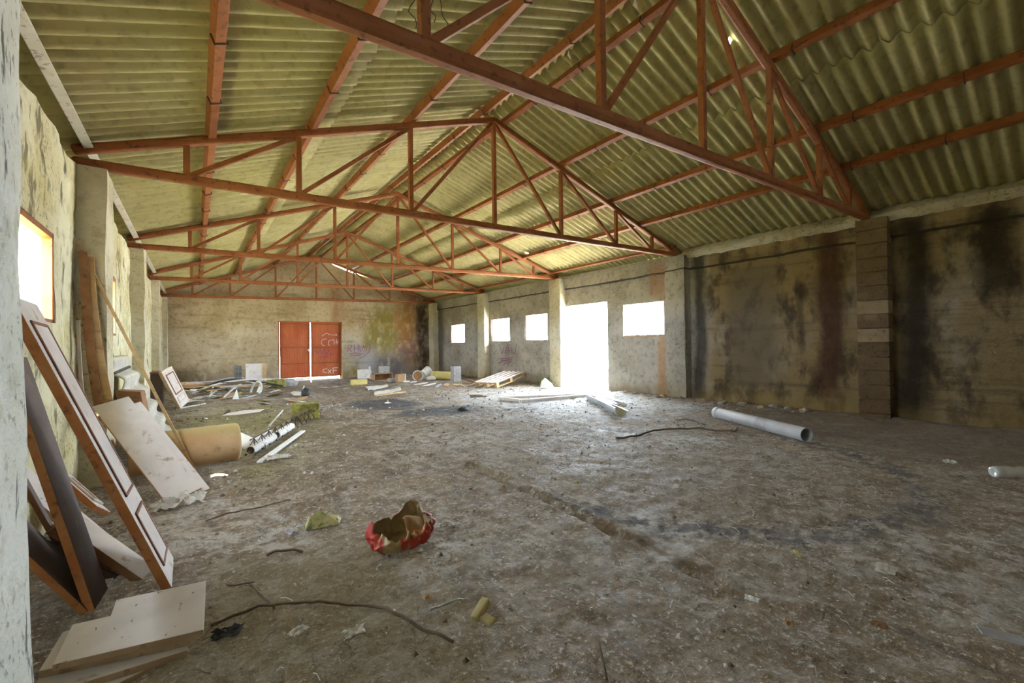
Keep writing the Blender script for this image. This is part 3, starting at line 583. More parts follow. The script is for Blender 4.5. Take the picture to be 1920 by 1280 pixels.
lone('thin_slat', 'thin dark slat leaning at the left edge beside the steep dark board', 'slat', P3(150, 1060, 1, 2.75)*V(1, 1, 0)+V(0, 0, 0), P3(153, 1060, 1, 2.80)*V(1, 1, 0), P3(22, 762, 0, -0.71), 0.02, (M_DARK, M_BROWN))
# short cream boards behind
lone('cream_board', 'short thick cream board lying aslant between dark board and wardrobe door', 'board', fl(268, 1086), fl(293, 1062), at(158, 955, 0, -0.42), 0.035, (M_CREAM, M_BROWN), 'short boards under the wardrobe door')
lone('brown_slat', 'brown slat on edge beside the short thick cream board', 'slat', fl(236, 1075, 0.0), fl(244, 1060, 0.0), P3(140, 950, 0, -0.48), 0.03, (M_BROWN, M_BROWN), 'short boards under the wardrobe door')
lone('white_board', 'pale board standing against the wall behind the steep dark board', 'board', P3(200, 1040, 1, 2.95)*V(1, 1, 0), P3(222, 1000, 1, 3.15)*V(1, 1, 0), P3(100, 845, 0, -0.65), 0.025, (M_WHITE, M_EDGE2), 'short boards under the wardrobe door')
# little cabinet door with framed panel
k, (o, u, v, n, W_, H_), mm = board('', '', '', P3(182, 948, 1, 3.35), P3(208, 960, 1, 3.55), P3(136, 893, 0, -0.62), 0.03, (M_CREAM, M_EDGE))
T = thing('framed_panel', 'small framed cabinet door propped on the wall behind the wardrobe door', 'door panel', o); k.build('slab', mm, T, bevel=0.003)
panel_frame(T, W_*0.2, W_*0.85, H_*0.15, H_*0.85, o, u, v, n, 0.02, 0.012, M_CREAM, M_BROWN)
# big pale sheet leaning on the pillar
_, fr = rect('panel_board', 'big dusty pale board with orange edge leaning on second left pillar', 'board', (315, 946), (172, 762), -0.58, (378, 914), 0.018, (M_CREAM, M_EDGE), 'pale boards leaning on the pillar', 1.0, 0.0)
o, u, v, n, W_, H_ = fr; A_ = o-n*0.020+u*0.05-v*0.025
lone('panel_board', 'second pale board just showing under the big dusty leaning board', 'board', A_, A_+u*W_, A_+v*H_*0.96, 0.016, (M_CREAM, M_EDGE), 'pale boards leaning on the pillar')
# long lath
k = MB(); k.bar(P3(147, 458, 1, 4.42), (0.0, 4.50, 0.0), 0.02, 0.03, (0, 1, 0)); tag(k.build('lath', M_WOOD, bevel=0.002), 'long thin wooden lath leaning across the face of second left pillar', 'lath')
# bent planks between wall and pillar
def bent(label, pts, w, th, mat, group):
    pts = [np.array(p, float) for p in pts]; k = MB(); rows = []
    fine = []
    for i in range(17):
        s_ = i/16; a, b_, c_ = pts; fine.append(a*(1-s_)**2+2*b_*s_*(1-s_)+c_*s_*s_)
    for p in fine: rows.append([p+V(0, 0, 0), p+V(w, 0.0, 0), p+V(w, th, 0), p+V(0, th, 0), p])
    k.grid(rows); k.add([rows[0][i] for i in range(4)], [(0, 1, 2, 3)]); k.add([rows[-1][i] for i in range(4)], [(3, 2, 1, 0)])
    return tag(k.build('bent_plank', mat), label, 'plank', group)
bent('bent brown plank standing in the corner of wall and second left pillar', [P3(146, 470, 1, 4.39), P3(154, 660, 1, 4.33), P3(182, 790, 1, 4.2)], 0.05, 0.02, M_BROWN, 'bent planks in the pillar corner')
bent('bent tan plank with ragged pale edge, right of the brown bent plank', [P3(157, 480, 1, 4.41), P3(164, 660, 1, 4.35), P3(206, 800, 1, 4.22)], 0.055, 0.015, M_WOOD, 'bent planks in the pillar corner')
bent('narrow pale bent strip, leftmost of the planks in the pillar corner', [P3(143, 600, 1, 4.36), P3(145, 720, 1, 4.3), P3(160, 800, 1, 4.2)], 0.018, 0.015, M_CREAM, 'bent planks in the pillar corner')
# corrugated sheet leaning beyond the pillar
k = MB(); rows = []
for i in range(60):
    s_ = i/59; p = V(-0.64, 0, 0.98)*(1-s_)+V(-0.22, 0, 0.0)*s_; nn = nrm((0.98, 0, 0.42)); p = p+nn*0.026*math.sin(s_*2*math.pi*5.5)
    rows.append([p+V(0, 5.25+0.18*j+0.05*s_*j, 0) for j in range(8)])
k.grid(rows); tag(k.build('corrugated_sheet', M_ASB, solid=0.008, smooth=True), 'pale corrugated sheet leaning on left wall just beyond second pillar', 'roof sheet')
k = MB(); k.frame(P3(216, 732, 1, 4.85), (0.16, 0, -0.02), (0.02, 0.14, 0), (0.08, 0, -0.56)); tag(k.build('wooden_box', M_BROWN, bevel=0.004), 'small reddish brown wooden box wedged beside the corrugated sheet', 'box')
k = MB(); k.bar(P3(214, 700, 1, 5.1), P3(243, 687, 1, 5.25), 0.02, 0.02); tag(k.build('short_stick', M_HOOK), 'short dark stick resting across the top of the corrugated sheet', 'stick')
# stack of boards, bottom left
def slab(name, label, pts, z0, z1, mats, group):
    k = MB(); k.prism([(p[0], p[1]) for p in pts], (0, 0, z0), (1, 0, 0), (0, 1, 0), (0, 0, z1-z0), (0, 1)); return tag(k.build(name, mats, bevel=0.002), label, 'board', group)
def fz(z, *pp): return [fl(a, b_, z) for a, b_ in pp]
gs = 'boards stacked on the floor at bottom left'
pts = fz(0.012, (62, 1290), (112, 1196), (300, 1150), (320, 1232), (180, 1300)); slab('particle_board', 'bottom board of the floor stack, showing only at its left end', pts[::-1], -0.02, 0.012, [M_CREAM, M_EDGE2], gs)
pts = fz(0.034, (80, 1282), (126, 1186), (345, 1150), (352, 1218), (90, 1300)); slab('particle_board', 'third board down in the floor stack, pale with raw tan edge', pts[::-1], 0.012, 0.034, [M_CREAM, M_EDGE2], gs)
pts = fz(0.058, (72, 1258), (118, 1184), (330, 1120), (360, 1196)); slab('particle_board', 'second board down in the floor stack, just under the notched board', pts[::-1], 0.034, 0.058, [M_CREAM, M_EDGE2], gs)
pts = fz(0.080, (98, 1246), (136, 1170), (207, 1154), (218, 1124), (386, 1088), (382, 1180)); slab('particle_board', 'topmost board of the floor stack, dusty white with a notched corner', pts[::-1], 0.058, 0.080, [M_WHITE, M_EDGE2], gs)
# rag
def crumple(name, label, cat, c0, sx, sy, sz, mat, seed, rot=0.0, n=22, group=None, peaks=2.2, solid=0.002):
    k = MB(); rows = []
    zf = gz(c0[0], c0[1])
    for i in range(n+1):
        row = []
        for j in range(n+1):
            a, b_ = i/n*2-1, j/n*2-1; q = nz(a*peaks+seed, b_*peaks, seed); q2 = nz(a*peaks*2.7+seed, b_*peaks*2.7, seed+5)
            x = a*sx*(1+0.25*nz(b_*2, seed, 1))+0.22*sx*q2; y = b_*sy*(1+0.25*nz(a*2, seed, 3))+0.22*sy*nz(a*3, b_*3, seed+8)
            z = max(0, sz*(abs(q)*1.5+0.5*abs(q2))*(1.15-0.5*(a*a+b_*b_)/1.4))
            row.append((c0[0]+x*math.cos(rot)-y*math.sin(rot), c0[1]+x*math.sin(rot)+y*math.cos(rot), zf+0.008+z))
        rows.append(row)
    k.grid(rows); return tag(k.build(name, mat, solid=solid), label, cat, group)
p = fl(330, 952, 0); crumple('rag', 'crumpled dirty white rag at the foot of the big leaning board', 'rag', (p[0]+0.02, p[1]+0.02), 0.13, 0.07, 0.07, M_RAG, 4.2)
# ------------------------------------------------------------------ drum, rolls, lattice girder
k = MB(); a0 = V(-0.44, 4.67, 0.175); ax = nrm((0.76, 0.07, 0)); L_ = 0.765; r_ = 0.170
k.lathe(a0, ax, [(0, 0.0), (0, r_-0.01), (0.012, r_), (L_-0.05, r_+0.002), (L_-0.02, r_), (L_-0.006, r_-0.006), (L_, r_-0.014), (L_-0.002, r_-0.02), (0.05, r_-0.02), (0.05, 0)], 48)
tag(k.build('fibre_drum', M_DRUM, smooth=False), 'big tan weathered drum lying on its side by the leaning boards', 'drum')
bpy.data.objects['fibre_drum'].data.polygons.foreach_set('use_smooth', [True]*len(bpy.data.objects['fibre_drum'].data.polygons))
def halfpipe(name, label, cat, p, q, r, mat, a0=0.0, a1=math.pi, n=14, group=None, solid=0.006):
    p, q = np.array(p, float), np.array(q, float); d = nrm(q-p); a = nrm(np.cross(d, (0, 0, 1))); u_ = np.cross(a, d); k = MB()
    k.grid([[s_+(a*math.cos(a0+(a1-a0)*i/n)+u_*math.sin(a0+(a1-a0)*i/n))*r for s_ in (p, p*0.66+q*0.34, p*0.33+q*0.67, q)] for i in range(n+1)])
    return tag(k.build(name, mat, solid=solid, smooth=True), label, cat, group)
halfpipe('roof_tile', 'pale curved trough end sticking out behind the tan drum', 'tile', (0.50, 4.98, 0.02), (0.34, 5.6, 0.05), 0.085, M_PALE, 0.0, math.pi)
Lp = V(0.42, 4.80, 0.0); Lq = V(1.52, 7.10, 0.0); dl = nrm(Lq-Lp); sd = V(-dl[1], dl[0], 0)
T = thing('lattice_girder', 'rusty wire lattice girder lying on the floor from drum to mossy block', 'girder', Lp)
for w_, z_, nm in ((-0.045, 0.015, 'chord'), (0.045, 0.015, 'chord'), (0.0, 0.16, 'chord')): MB().tube([Lp+sd*w_+V(0, 0, z_+gz(*Lp[:2])), (Lp+Lq)/2+sd*w_+V(0, 0, z_+0.01), Lq+sd*w_+V(0, 0, z_+gz(*Lq[:2]))], 0.006, 6).build(nm, M_HOOK, T)
k = MB(); N_ = 26
for w_ in (-0.045, 0.045):
    pts = []
    for i in range(N_+1): s_ = i/N_; base = Lp+(Lq-Lp)*s_; pts.append(base+(sd*w_+V(0, 0, 0.018) if i % 2 == 0 else V(0, 0, 0.158)))
    k.tube(pts, 0.004, 5)
k.build('lacing_wire', M_HOOK, T)
def pipe(name, label, cat, p, q, r, mat, group=None, wall_=0.006, n=24, cap=False):
    p, q = np.array(p, float), np.array(q, float); L_ = np.linalg.norm(q-p); k = MB()
    k.lathe(p, q-p, [(0, r-wall_), (0, r), (L_, r), (L_, r-wall_)], n, closed=True); return tag(k.build(name, mat, smooth=False), label, cat, group)
gp = 'pale tubes inside the lattice girder'
pipe('plaster_tube', 'pale tube in the near end of the lattice girder', 'tube', Lp+dl*0.0+V(0, 0, 0.062), Lp+dl*0.62+V(0, 0, 0.062), 0.042, M_PALE, gp)
pipe('plaster_tube', 'pale tube halfway along the lattice girder, behind the near tube', 'tube', Lp+dl*0.72+V(0, 0, 0.062), Lp+dl*1.25+V(0, 0, 0.066), 0.042, M_PALE, gp)
pipe('plaster_tube', 'pale tube lying just left of the lattice girder', 'tube', Lp+dl*0.35+sd*0.14+V(0, 0, 0.045), Lp+dl*0.95+sd*0.14+V(0, 0, 0.045), 0.038, M_PALE, gp)
a, b_ = fl(487, 866, 0.02), fl(568, 808, 0.02); k = MB(); k.bar(a, b_, 0.055, 0.02); tag(k.build('white_batten', M_BUCK, bevel=0.004), 'long white plastic strip lying right of the lattice girder', 'strip')
p = fl(520, 862); crumple('plastic_film', 'wisp of clear plastic film beside the near end of the white strip', 'plastic film', p, 0.10, 0.06, 0.035, M_RAG, 9.1)
# mossy block
k = MB(); k.frame(fl(546, 788)+V(0, 0, -0.01), (0.36, -0.08, 0.0), (0.04, 0.18, 0), (0, 0, 0.24)); o = k.build('mossy_block', M_MOSS, bevel=0.015)
tag(o, 'mossy green building block on the floor at the far end of the lattice girder', 'block')
# ------------------------------------------------------------------ dark cabinet and its leaning panel
k = MB(); c0 = V(-0.60, 9.30, 0.0); T = thing('cabinet', 'dark brown cabinet standing against the left wall between pillars', 'cabinet', c0+V(0, 0, gz(-0.5, 9.4)))
k.box(c0, c0+V(0.15, 0.55, 0.64)); k.build('carcass', M_DARK, T, bevel=0.006); MB().box(c0+V(-0.01, -0.01, 0.64), c0+V(0.17, 0.57, 0.66)).build('cabinet_top', M_BROWN, T, bevel=0.004)
k, (o, u, v, n, W_, H_), mm = board('', '', '', (-0.20, 9.25, 0.03), (-0.08, 9.72, 0.11), (-0.40, 9.40, 0.70), 0.05, (M_CREAM, M_EDGE2))
T = thing('panelled_door', 'small cream panelled door tilted against the dark cabinet', 'door panel', o); k.build('slab', mm, T, bevel=0.004)
panel_frame(T, W_*0.15, W_*0.85, 0.08, H_*0.28, o, u, v, n, 0.02, 0.012, M_CREAM, M_CREAM); panel_frame(T, W_*0.15, W_*0.85, H_*0.34, H_-0.08, o, u, v, n, 0.02, 0.012, M_BROWN, M_CREAM)
# ------------------------------------------------------------------ left debris strip before the back wall
def F2(px, py, it=4):
    z = 0.0
    for _ in range(it): p = fl(px, py, z); z = gz(p[0], p[1])
    return V(p[0], p[1], z)
def lump(name, label, cat, c0, sx, sy, sz, mat, seed, group=None):
    k = MB(); rows = []
    for i in range(15):
        th_ = math.pi*i/14; row = []
        for j in range(25):
            ph = 2*math.pi*j/24; d = (math.sin(th_)*math.cos(ph), math.sin(th_)*math.sin(ph), math.cos(th_)); q = 1+0.28*fbm(d[0]*1.8+seed, d[1]*1.8, d[2]*1.8, 3)
            row.append((c0[0]+d[0]*sx*q, c0[1]+d[1]*sy*q, c0[2]+max(0.0, sz*0.75+d[2]*sz*q)*0.57))
        rows.append(row)
    k.grid(rows); return tag(k.build(name, mat, smooth=True), label, cat, group)
lump('sack', 'faded pinkish sack slumped in the far left corner', 'sack', F2(335, 716), 0.35, 0.25, 0.30, M_SACK, 2.0)
lump('sack', 'brown flattened sack in front of the pinkish corner sack', 'sack', F2(350, 728), 0.4, 0.3, 0.16, M_CARD, 5.0)
lump('brush_heap', 'dark heap of twigs and cuttings before the back wall left of the hoses', 'heap', F2(408, 724)+V(0, 0, -0.02), 0.6, 0.3, 0.16, M_STICK, 8.0)
def curve3(p0, p1, p2, p3, n=20):
    out = []
    for i in range(n+1): s_ = i/n; out.append(p0*(1-s_)**3+3*p1*s_*(1-s_)**2+3*p2*s_*s_*(1-s_)+p3*s_**3)
    return out
hs = [((392, 745), (440, 716), (500, 722), (560, 718)), ((396, 740), (400, 715), (470, 722), (540, 724)), ((360, 736), (440, 724), (520, 732), (590, 712)), ((420, 748), (450, 728), (470, 738), (428, 733)), ((380, 730), (420, 720), (480, 730), (530, 728)), ((470, 738), (480, 726), (500, 735), (486, 742))]
for i, q in enumerate(hs):
    P_ = [F2(*a) for a in q]; 
    for j, w_ in enumerate((0.03, 0.22+0.06*(i % 3), 0.20, 0.06)): P_[j] = P_[j]+V(0, 0, w_)
    k = MB(); k.tube(curve3(*P_), 0.022, 7)
    tag(k.build('hose', M_HOSE if i != 4 else M_BLACK, smooth=True), 'pale plastic hose curling over the debris before the back wall' if i != 4 else 'black hose lying among the pale hoses before the back wall', 'hose', 'hoses in the left debris')
for i in range(15):
    a, b_ = F2(345+R.random()*80, 726+R.random()*14), F2(430+R.random()*110, 722+R.random()*14); k = MB(); k.bar(a+V(0, 0, 0.03+0.012*i), b_+V(0, 0, 0.04+0.010*i), 0.03, 0.02); tag(k.build('batten', (M_WOOD, M_STICK, M_GREY)[i % 3]), 'thin batten lying in the debris strip before the back wall', 'batten', 'battens in the left debris')
p = F2(440, 722); 
for i in range(3):
    k = MB(); k.frame(p+V(0.062*i-0.0, 0.10, 0), (0.045, 0, 0), (0.02, 0.42, 0), (0.0, 0.03, 0.52-0.02*i)); tag(k.build('grey_board', M_SLATE, bevel=0.002), ('leftmost', 'middle', 'rightmost')[i]+' of the three dark grey panels on edge beside the cream sheet', 'panel', 'panels standing before the back wall')
k = MB(); k.frame(p+V(0.26, 0.10, 0), (0.42, 0.05, 0), (0.0, 0.05, 0), (0.0, 0.06, 0.54)); tag(k.build('cream_sheet', M_CREAM, bevel=0.002), 'cream square sheet standing beside the dark grey panels before the back wall', 'panel', 'panels standing before the back wall')
k = MB(); k.frame(p+V(0.66, 0.12, 0), (0.09, 0.02, 0), (0.0, 0.05, 0), (0.0, 0.05, 0.55)); tag(k.build('cream_strip', M_WOOD, bevel=0.002), 'narrow tan strip at the right edge of the cream square sheet', 'strip', 'panels standing before the back wall')
q = F2(502, 728); k = MB(); k.box(q+V(0, 0, 0), q+V(0.42, 0.35, 0.20)); tag(k.build('mossy_crate', M_MOSS, bevel=0.03), 'low mossy grey box lying left of the red doors', 'box')
lump('boulder', 'rounded grey lump beside the mossy box at the red doors', 'rock', F2(534, 724)+V(0.1, 0.1, -0.02), 0.24, 0.2, 0.2, M_GREY, 3.3)
k = MB(); k.frame(F2(470, 720)+V(0, 0.2, 0.02), (0.75, 0.0, 0), (0.0, 0.3, 0), (0, 0, 0.05)); tag(k.build('grey_plank', M_GREY, bevel=0.003), 'grey plank on the floor between cream sheet and mossy box', 'plank')
# flat scraps
scr = []
def scrap(px, py, sx, sy, mat, label, group, rz, tilt=0.05, th=0.008, name='board_scrap', cat='scrap'):
    p = F2(px, py); k = MB(); c_, s_ = math.cos(rz), math.sin(rz); rr = random.Random(int(px*7+py))
    poly = [(sx*math.cos(a)*(0.8+0.4*rr.random()), sy*math.sin(a)*(0.8+0.4*rr.random())) for a in [2*math.pi*i/6+0.3*rr.random() for i in range(6)]]
    k.prism(poly, p+V(0, 0, 0.012), (c_, s_, tilt), (-s_, c_, tilt*0.5), (0, 0, th), 0); return tag(k.build(name, mat), label, cat, group)
gA = 'scraps in the left debris strip'
for i in range(44):
    px, py = 345+R.random()*225, 728+R.random()*32
    scrap(px, py, 0.07+0.16*R.random(), 0.05+0.1*R.random(), R.choice([M_PALE, M_CARD, M_CREAM, M_GREY, M_RAG, M_MOSS]), 'small flat scrap lying in the debris strip in front of the pale hoses', gA, R.random()*6, 0.1+0.25*R.random())
scrap(455, 775, 0.32, 0.20, M_CREAM, 'flat cream sheet scrap on the mossy floor before the debris strip', None, 0.2, 0.04); scrap(482, 770, 0.20, 0.05, M_MOSS, 'dark narrow strip lying on the cream sheet scrap', None, 0.1, 0.04)
scrap(425, 776, 0.08, 0.03, M_HOOK, 'dark triangular chip left of the cream sheet scrap', None, 0.9, 0.5)
for i, (px, py) in enumerate(((486, 735), (442, 748), (569, 738))):
    p = F2(px, py); k = MB(); k.prism([(-0.06, 0), (0.06, 0), (0.0, 0.2)], p, (1, 0.2, 0), (0.1, 0.1, 1), (0.0, 0.03, 0.0)); 
    if i < 2: tag(k.build('shard', M_PALE), ('white upright shard among scraps right of the hoses', 'white upright shard standing in the scraps below the hoses')[i], 'shard', 'upright shards')
    else: tag(k.build('shard', M_HOSE), 'pale pointed shard behind the black shoe', 'shard', 'upright shards')
p = F2(573, 742); lump('old_shoe', 'black crumpled shoe on the open floor before the red doors', 'shoe', p, 0.09, 0.13, 0.17, M_BLACK, 6.0)
k = MB(); k.tube(curve3(F2(470, 752)+V(0, 0, .02), F2(510, 746)+V(0, 0, .03), F2(550, 744)+V(0, 0, .02), F2(585, 746)+V(0, 0, .02)), 0.012, 6); tag(k.build('stick', M_STICK), 'long thin stick lying in front of the black shoe', 'stick')
k = MB(); k.tube([F2(330, 768)+V(0, 0, .015), F2(385, 758)+V(0, 0, .015)], 0.014, 6); tag(k.build('white_rod', M_HOSE), 'thin white rod on the floor right of the tilted panelled door', 'rod')
k = MB(); k.tube([F2(505, 800)+V(0, 0, .01), F2(530, 780)+V(0, 0, .09)], 0.012, 6); tag(k.build('twig', M_HOSE), 'pale twig sticking up left of the mossy block', 'twig')
# ------------------------------------------------------------------ right part of the back wall
k = MB(); p = F2(660, 722); k.box(p, p+V(0.42, 0.16, 0.14)); tag(k.build('yellow_foam_block', M_YEL, bevel=0.012), 'yellow foam block on the floor right of the red doors', 'block')
k = MB(); p = F2(671, 710); k.frame(p, (0.45, 0.0, 0.0), (0, 0.03, 0), (0.02, 0.1, 0.3)); tag(k.build('pale_sheet', M_PALE, bevel=0.002), 'pale sheet leaning on the back wall right of the red doors', 'sheet')
p = F2(694, 712); k = MB(); k.tube([p+V(0, 0, 0.02), p+V(0.02, 0, 0.22), p+V(-0.02, 0, 0.40), p+V(0.0, 0, 0.42)], 0.03, 8); tag(k.build('white_pipe', M_BUCK, smooth=True), 'bent white pipe standing by the pale sheet at the back wall', 'pipe')
def open_box(name, label, p, sx, sy, sz, th, mat, inside):
    T = thing(name, label, 'box', p); k = MB(); p = np.array(p)
    k.box(p, p+V(sx, sy, th)); k.box(p+V(0, 0, sz-th), p+V(sx, sy, sz)); k.box(p, p+V(th, sy, sz)); k.box(p+V(sx-th, 0, 0), p+V(sx, sy, sz)); k.build('shell', mat, T, bevel=0.003)
    MB().box(p+V(th, sy-th, th), p+V(sx-th, sy-0.002, sz-th)).build('back_panel', inside, T)
open_box('wooden_crate', 'open brown crate lying on its side before the back wall', F2(702, 714), 0.58, 0.3, 0.22, 0.02, M_CARD, M_BROWN)
k = MB(); p = F2(721, 713)+V(0, 0.35, 0); k.box(p, p+V(0.30, 0.18, 0.42)); tag(k.build('concrete_block', M_GREY, bevel=0.008), 'grey concrete block on end behind the open brown crate', 'block', 'concrete blocks')
k = MB(); p = F2(731, 716); k.box(p, p+V(0.42, 0.2, 0.10)); tag(k.build('concrete_block', M_GREY, bevel=0.008), 'low grey slab between the open crate and the small carton', 'block', 'concrete blocks')
T = thing('carton', 'small brown carton with pale side standing right of the open crate', 'box', F2(746, 716)); p = np.array(T['_w']); MB().box(p, p+V(0.22, 0.2, 0.22)).build('body', M_CARD, T, bevel=0.003); MB().box(p+V(0.22, 0.0, 0.0), p+V(0.25, 0.2, 0.225)).build('side_flap', M_PALE, T)
def bucket(label, p, axis, r, L_, n=28):
    T = thing('bucket', label, 'bucket', p, 'buckets lying at the back wall'); p = np.array(p, float)
    k = MB(); k.lathe(p, axis, [(0, 0), (0, r*0.86), (L_, r), (L_, r-0.012), (0.012, r*0.86-0.012), (0.012, 0)], n); k.build('pail', M_BUCK, T, smooth=False)
    k = MB(); k.lathe(p, axis, [(L_-0.06, r+0.002), (L_-0.06, r+0.012), (L_-0.03, r+0.012), (L_-0.03, r+0.002)], n, closed=True); k.lathe(p, axis, [(L_-0.012, r+0.002), (L_-0.012, r+0.014), (L_, r+0.014), (L_, r-0.01)], n); k.build('rim', M_BUCK, T)
    return T, p
p = F2(786, 712); T, q = bucket('bucket lying with its rust-brown open mouth facing the room', p+V(0.05, 0.25, 0.15), nrm((-0.35, -0.9, -0.05)), 0.15, 0.30)
ax = nrm((-0.35, -0.9, -0.05)); k = MB(); k.lathe(q, ax, [(0.27, 0.0), (0.275, 0.134)], 28); k.build('contents', M_RUST, T)
p = F2(797, 711); bucket('white bucket lying on its side behind the rusty-mouthed bucket', p+V(-0.02, 0.15, 0.14), nrm((0.70, 0.25, 0.30)), 0.15, 0.30)
p0, p1 = F2(815, 711)+V(0, 0.1, 0.13), F2(853, 713)+V(0, 0.1, 0.13); k = MB(); L_ = np.linalg.norm(p1-p0); k.lathe(p0, p1-p0, [(0, 0), (0, 0.12), (L_, 0.12), (L_, 0)], 24); tag(k.build('insulation_roll', M_YEL), 'long yellow roll lying between the buckets and the concrete block', 'roll')
k = MB(); p = F2(851, 716); k.box(p, p+V(0.24, 0.20, 0.44)); tag(k.build('concrete_block', M_GREY, bevel=0.008), 'grey concrete block standing on end at right end of the yellow roll', 'block', 'concrete blocks')
lump('plastic_bundle', 'small crumpled bundle between the white bucket and the yellow roll', 'bundle', F2(808, 713), 0.13, 0.1, 0.14, M_RAG, 7.0)
gB = 'scraps before the buckets'
for i, (px, py, sx, sy, mt) in enumerate(((790, 720, .25, .10, M_PALE), (805, 722, .28, .08, M_PALE), (775, 717, .14, .08, M_RAG), (762, 716, .12, .10, M_PALE), (822, 724, .3, .05, M_GREY), (838, 722, .2, .09, M_CARD), (855, 722, .14, .10, M_WOOD), (868, 724, .3, .03, M_CARD), (700, 731, .12, .06, M_CREAM))):
    scrap(px, py, sx, sy, mt, 'flat scrap lying on the floor in front of the buckets and the yellow roll', gB, 0.2*i, 0.12)
for i, (a, b_) in enumerate((((873, 712), (905, 722)), ((868, 720), (912, 724)), ((880, 726), (900, 716)))):
    k = MB(); k.bar(F2(*a)+V(0, 0, 0.03), F2(*b_)+V(0, 0, 0.05), 0.05, 0.02); tag(k.build('red_batten', M_BROWN), 'reddish batten lying between the concrete block and the pallet', 'batten', 'reddish battens')
# pallet propped against the wall
pa = F2(912, 724); pb = F2(935, 727); 
o = V(5.92, 8.62, 0.02)
T = thing('pallet', 'wooden pallet propped up on the right wall left of the doorway', 'pallet', o)
sl = nrm((1.25, 0.44, 0.20)); ac = nrm(np.cross((0, 0, 1), sl)); up = np.cross(sl, ac); L_, Wd = 1.30, 0.60
for i in range(5): MB().frame(o+ac*(Wd*i/4.0)+up*0.10, sl*L_, ac*0.075, up*0.018).build('deck_slat', M_CREAM, T, bevel=0.002)
for s_ in (0.0, L_/2-0.05, L_-0.10): MB().frame(o+sl*s_+up*0.078, sl*0.10, ac*(Wd+0.085), up*0.02).build('stringer', M_WOOD, T, bevel=0.002)
for w_ in (0, Wd/2, Wd):
    for s_ in (0.0, L_/2-0.05, L_-0.10): MB().frame(o+ac*w_+sl*s_, sl*0.10, ac*0.085, up*0.08).build('spacer_block', M_WOOD, T, bevel=0.002)
    MB().frame(o+ac*w_-up*0.02, sl*L_, ac*0.085, up*0.02).build('bottom_board', M_WOOD, T, bevel=0.002)
# things by the doorway
k = MB(); p = F2(1013, 729); k.prism([(0, 0), (0.36, 0), (0.30, 0.12), (0.13, 0.25), (0.04, 0.17)], p, (0.75, -0.55, 0), (0, 0, 1), (0.1, 0.14, 0), 0); tag(k.build('broken_block', M_PALE, bevel=0.01), 'broken pale block with a pointed top left of the doorway', 'block')
k = MB(); rr = random.Random(4)
for i in range(160):
    p = V(7.02+0.28*rr.random(), 8.0+0.35*rr.random(), 0.03); h_ = 0.06+0.16*rr.random(); a = rr.random()*6.28; d = V(math.cos(a), math.sin(a), 0)*0.05; w_ = V(-math.sin(a), math.cos(a), 0)*0.006
    k.add([p-w_, p+w_, p+d*0.5+w_+V(0, 0, h_*0.6), p+d*0.5-w_+V(0, 0, h_*0.6), p+d*1.3+V(0, 0, h_)], [(0, 1, 2, 3), (3, 2, 4)])
tag(k.build('grass_tuft', M_GRASS), 'tuft of green grass at the left foot of the doorway', 'grass', kind='stuff')
# pole frame on the floor
T_ = [((937, 748), (1100, 741), 0.04, 'M_CREAM'), ((937, 750), (975, 754), 0.05, ''), ((975, 755), (1098, 744), 0.045, ''), ((948, 746), (1050, 739), 0.03, '')]
lab = ['pole', 'short pole closing the left end of the pole frame on the floor', 'nearest long pole of those lying before the doorway', 'farthest pole of those lying before the doorway']
lab[0] = 'middle long pole of those lying before the doorway'
for i, (a, b_, r_, _) in enumerate(T_):
    k = MB(); k.bar(F2(*a)+V(0, 0, r_*0.7), F2(*b_)+V(0, 0, r_*0.7), r_*1.6, r_*1.2); tag(k.build('pole', M_CREAM, bevel=0.015), lab[i], 'pole', 'poles lying before the doorway')
for i, (a, b_) in enumerate((((880, 742), (905, 742)), ((882, 745), (912, 744)))):
    k = MB(); k.bar(F2(*a)+V(0, 0, 0.015), F2(*b_)+V(0, 0, 0.015), 0.05, 0.02); tag(k.build('short_board', M_STICK), ('farther', 'nearer')[i]+' of two short dark boards on the floor left of the poles', 'board', 'two short dark boards')
# galvanised gutter
ga, gb = F2(1108, 748)+V(0, 0, 0.07), F2(1164, 782)+V(0.03, 0, 0.10)
T = thing('gutter', 'galvanised half round gutter lying open before the doorway', 'gutter', (ga+gb)/2*V(1, 1, 0))
dd = nrm(gb-ga); aa = nrm(np.cross(dd, (0, 0, 1))); uu = np.cross(aa, dd); k = MB()
k.grid([[s_+(aa*math.cos(math.pi*(1+i/14)+0.25)+uu*math.sin(math.pi*(1+i/14)+0.25))*0.095 for s_ in (ga, ga*0.5+gb*0.5, gb)] for i in range(15)])
k.build('trough', M_ZINC, T, solid=0.004, smooth=True)
for sgn in (0, 1):
    an = math.pi*(1+sgn)+0.25; q = (aa*math.cos(an)+uu*math.sin(an))*0.097; MB().tube([ga+q, gb+q], 0.009, 8).build('rolled_edge', M_ZINC, T)
halfpipe('gutter_offcut', 'short second gutter piece lying right behind the open gutter', 'gutter', F2(1112, 742)+V(0, 0, 0.06), F2(1165, 764)+V(0.05, 0, 0.06), 0.07, M_ZINC, math.pi*1.05, math.pi*1.9, solid=0.003)
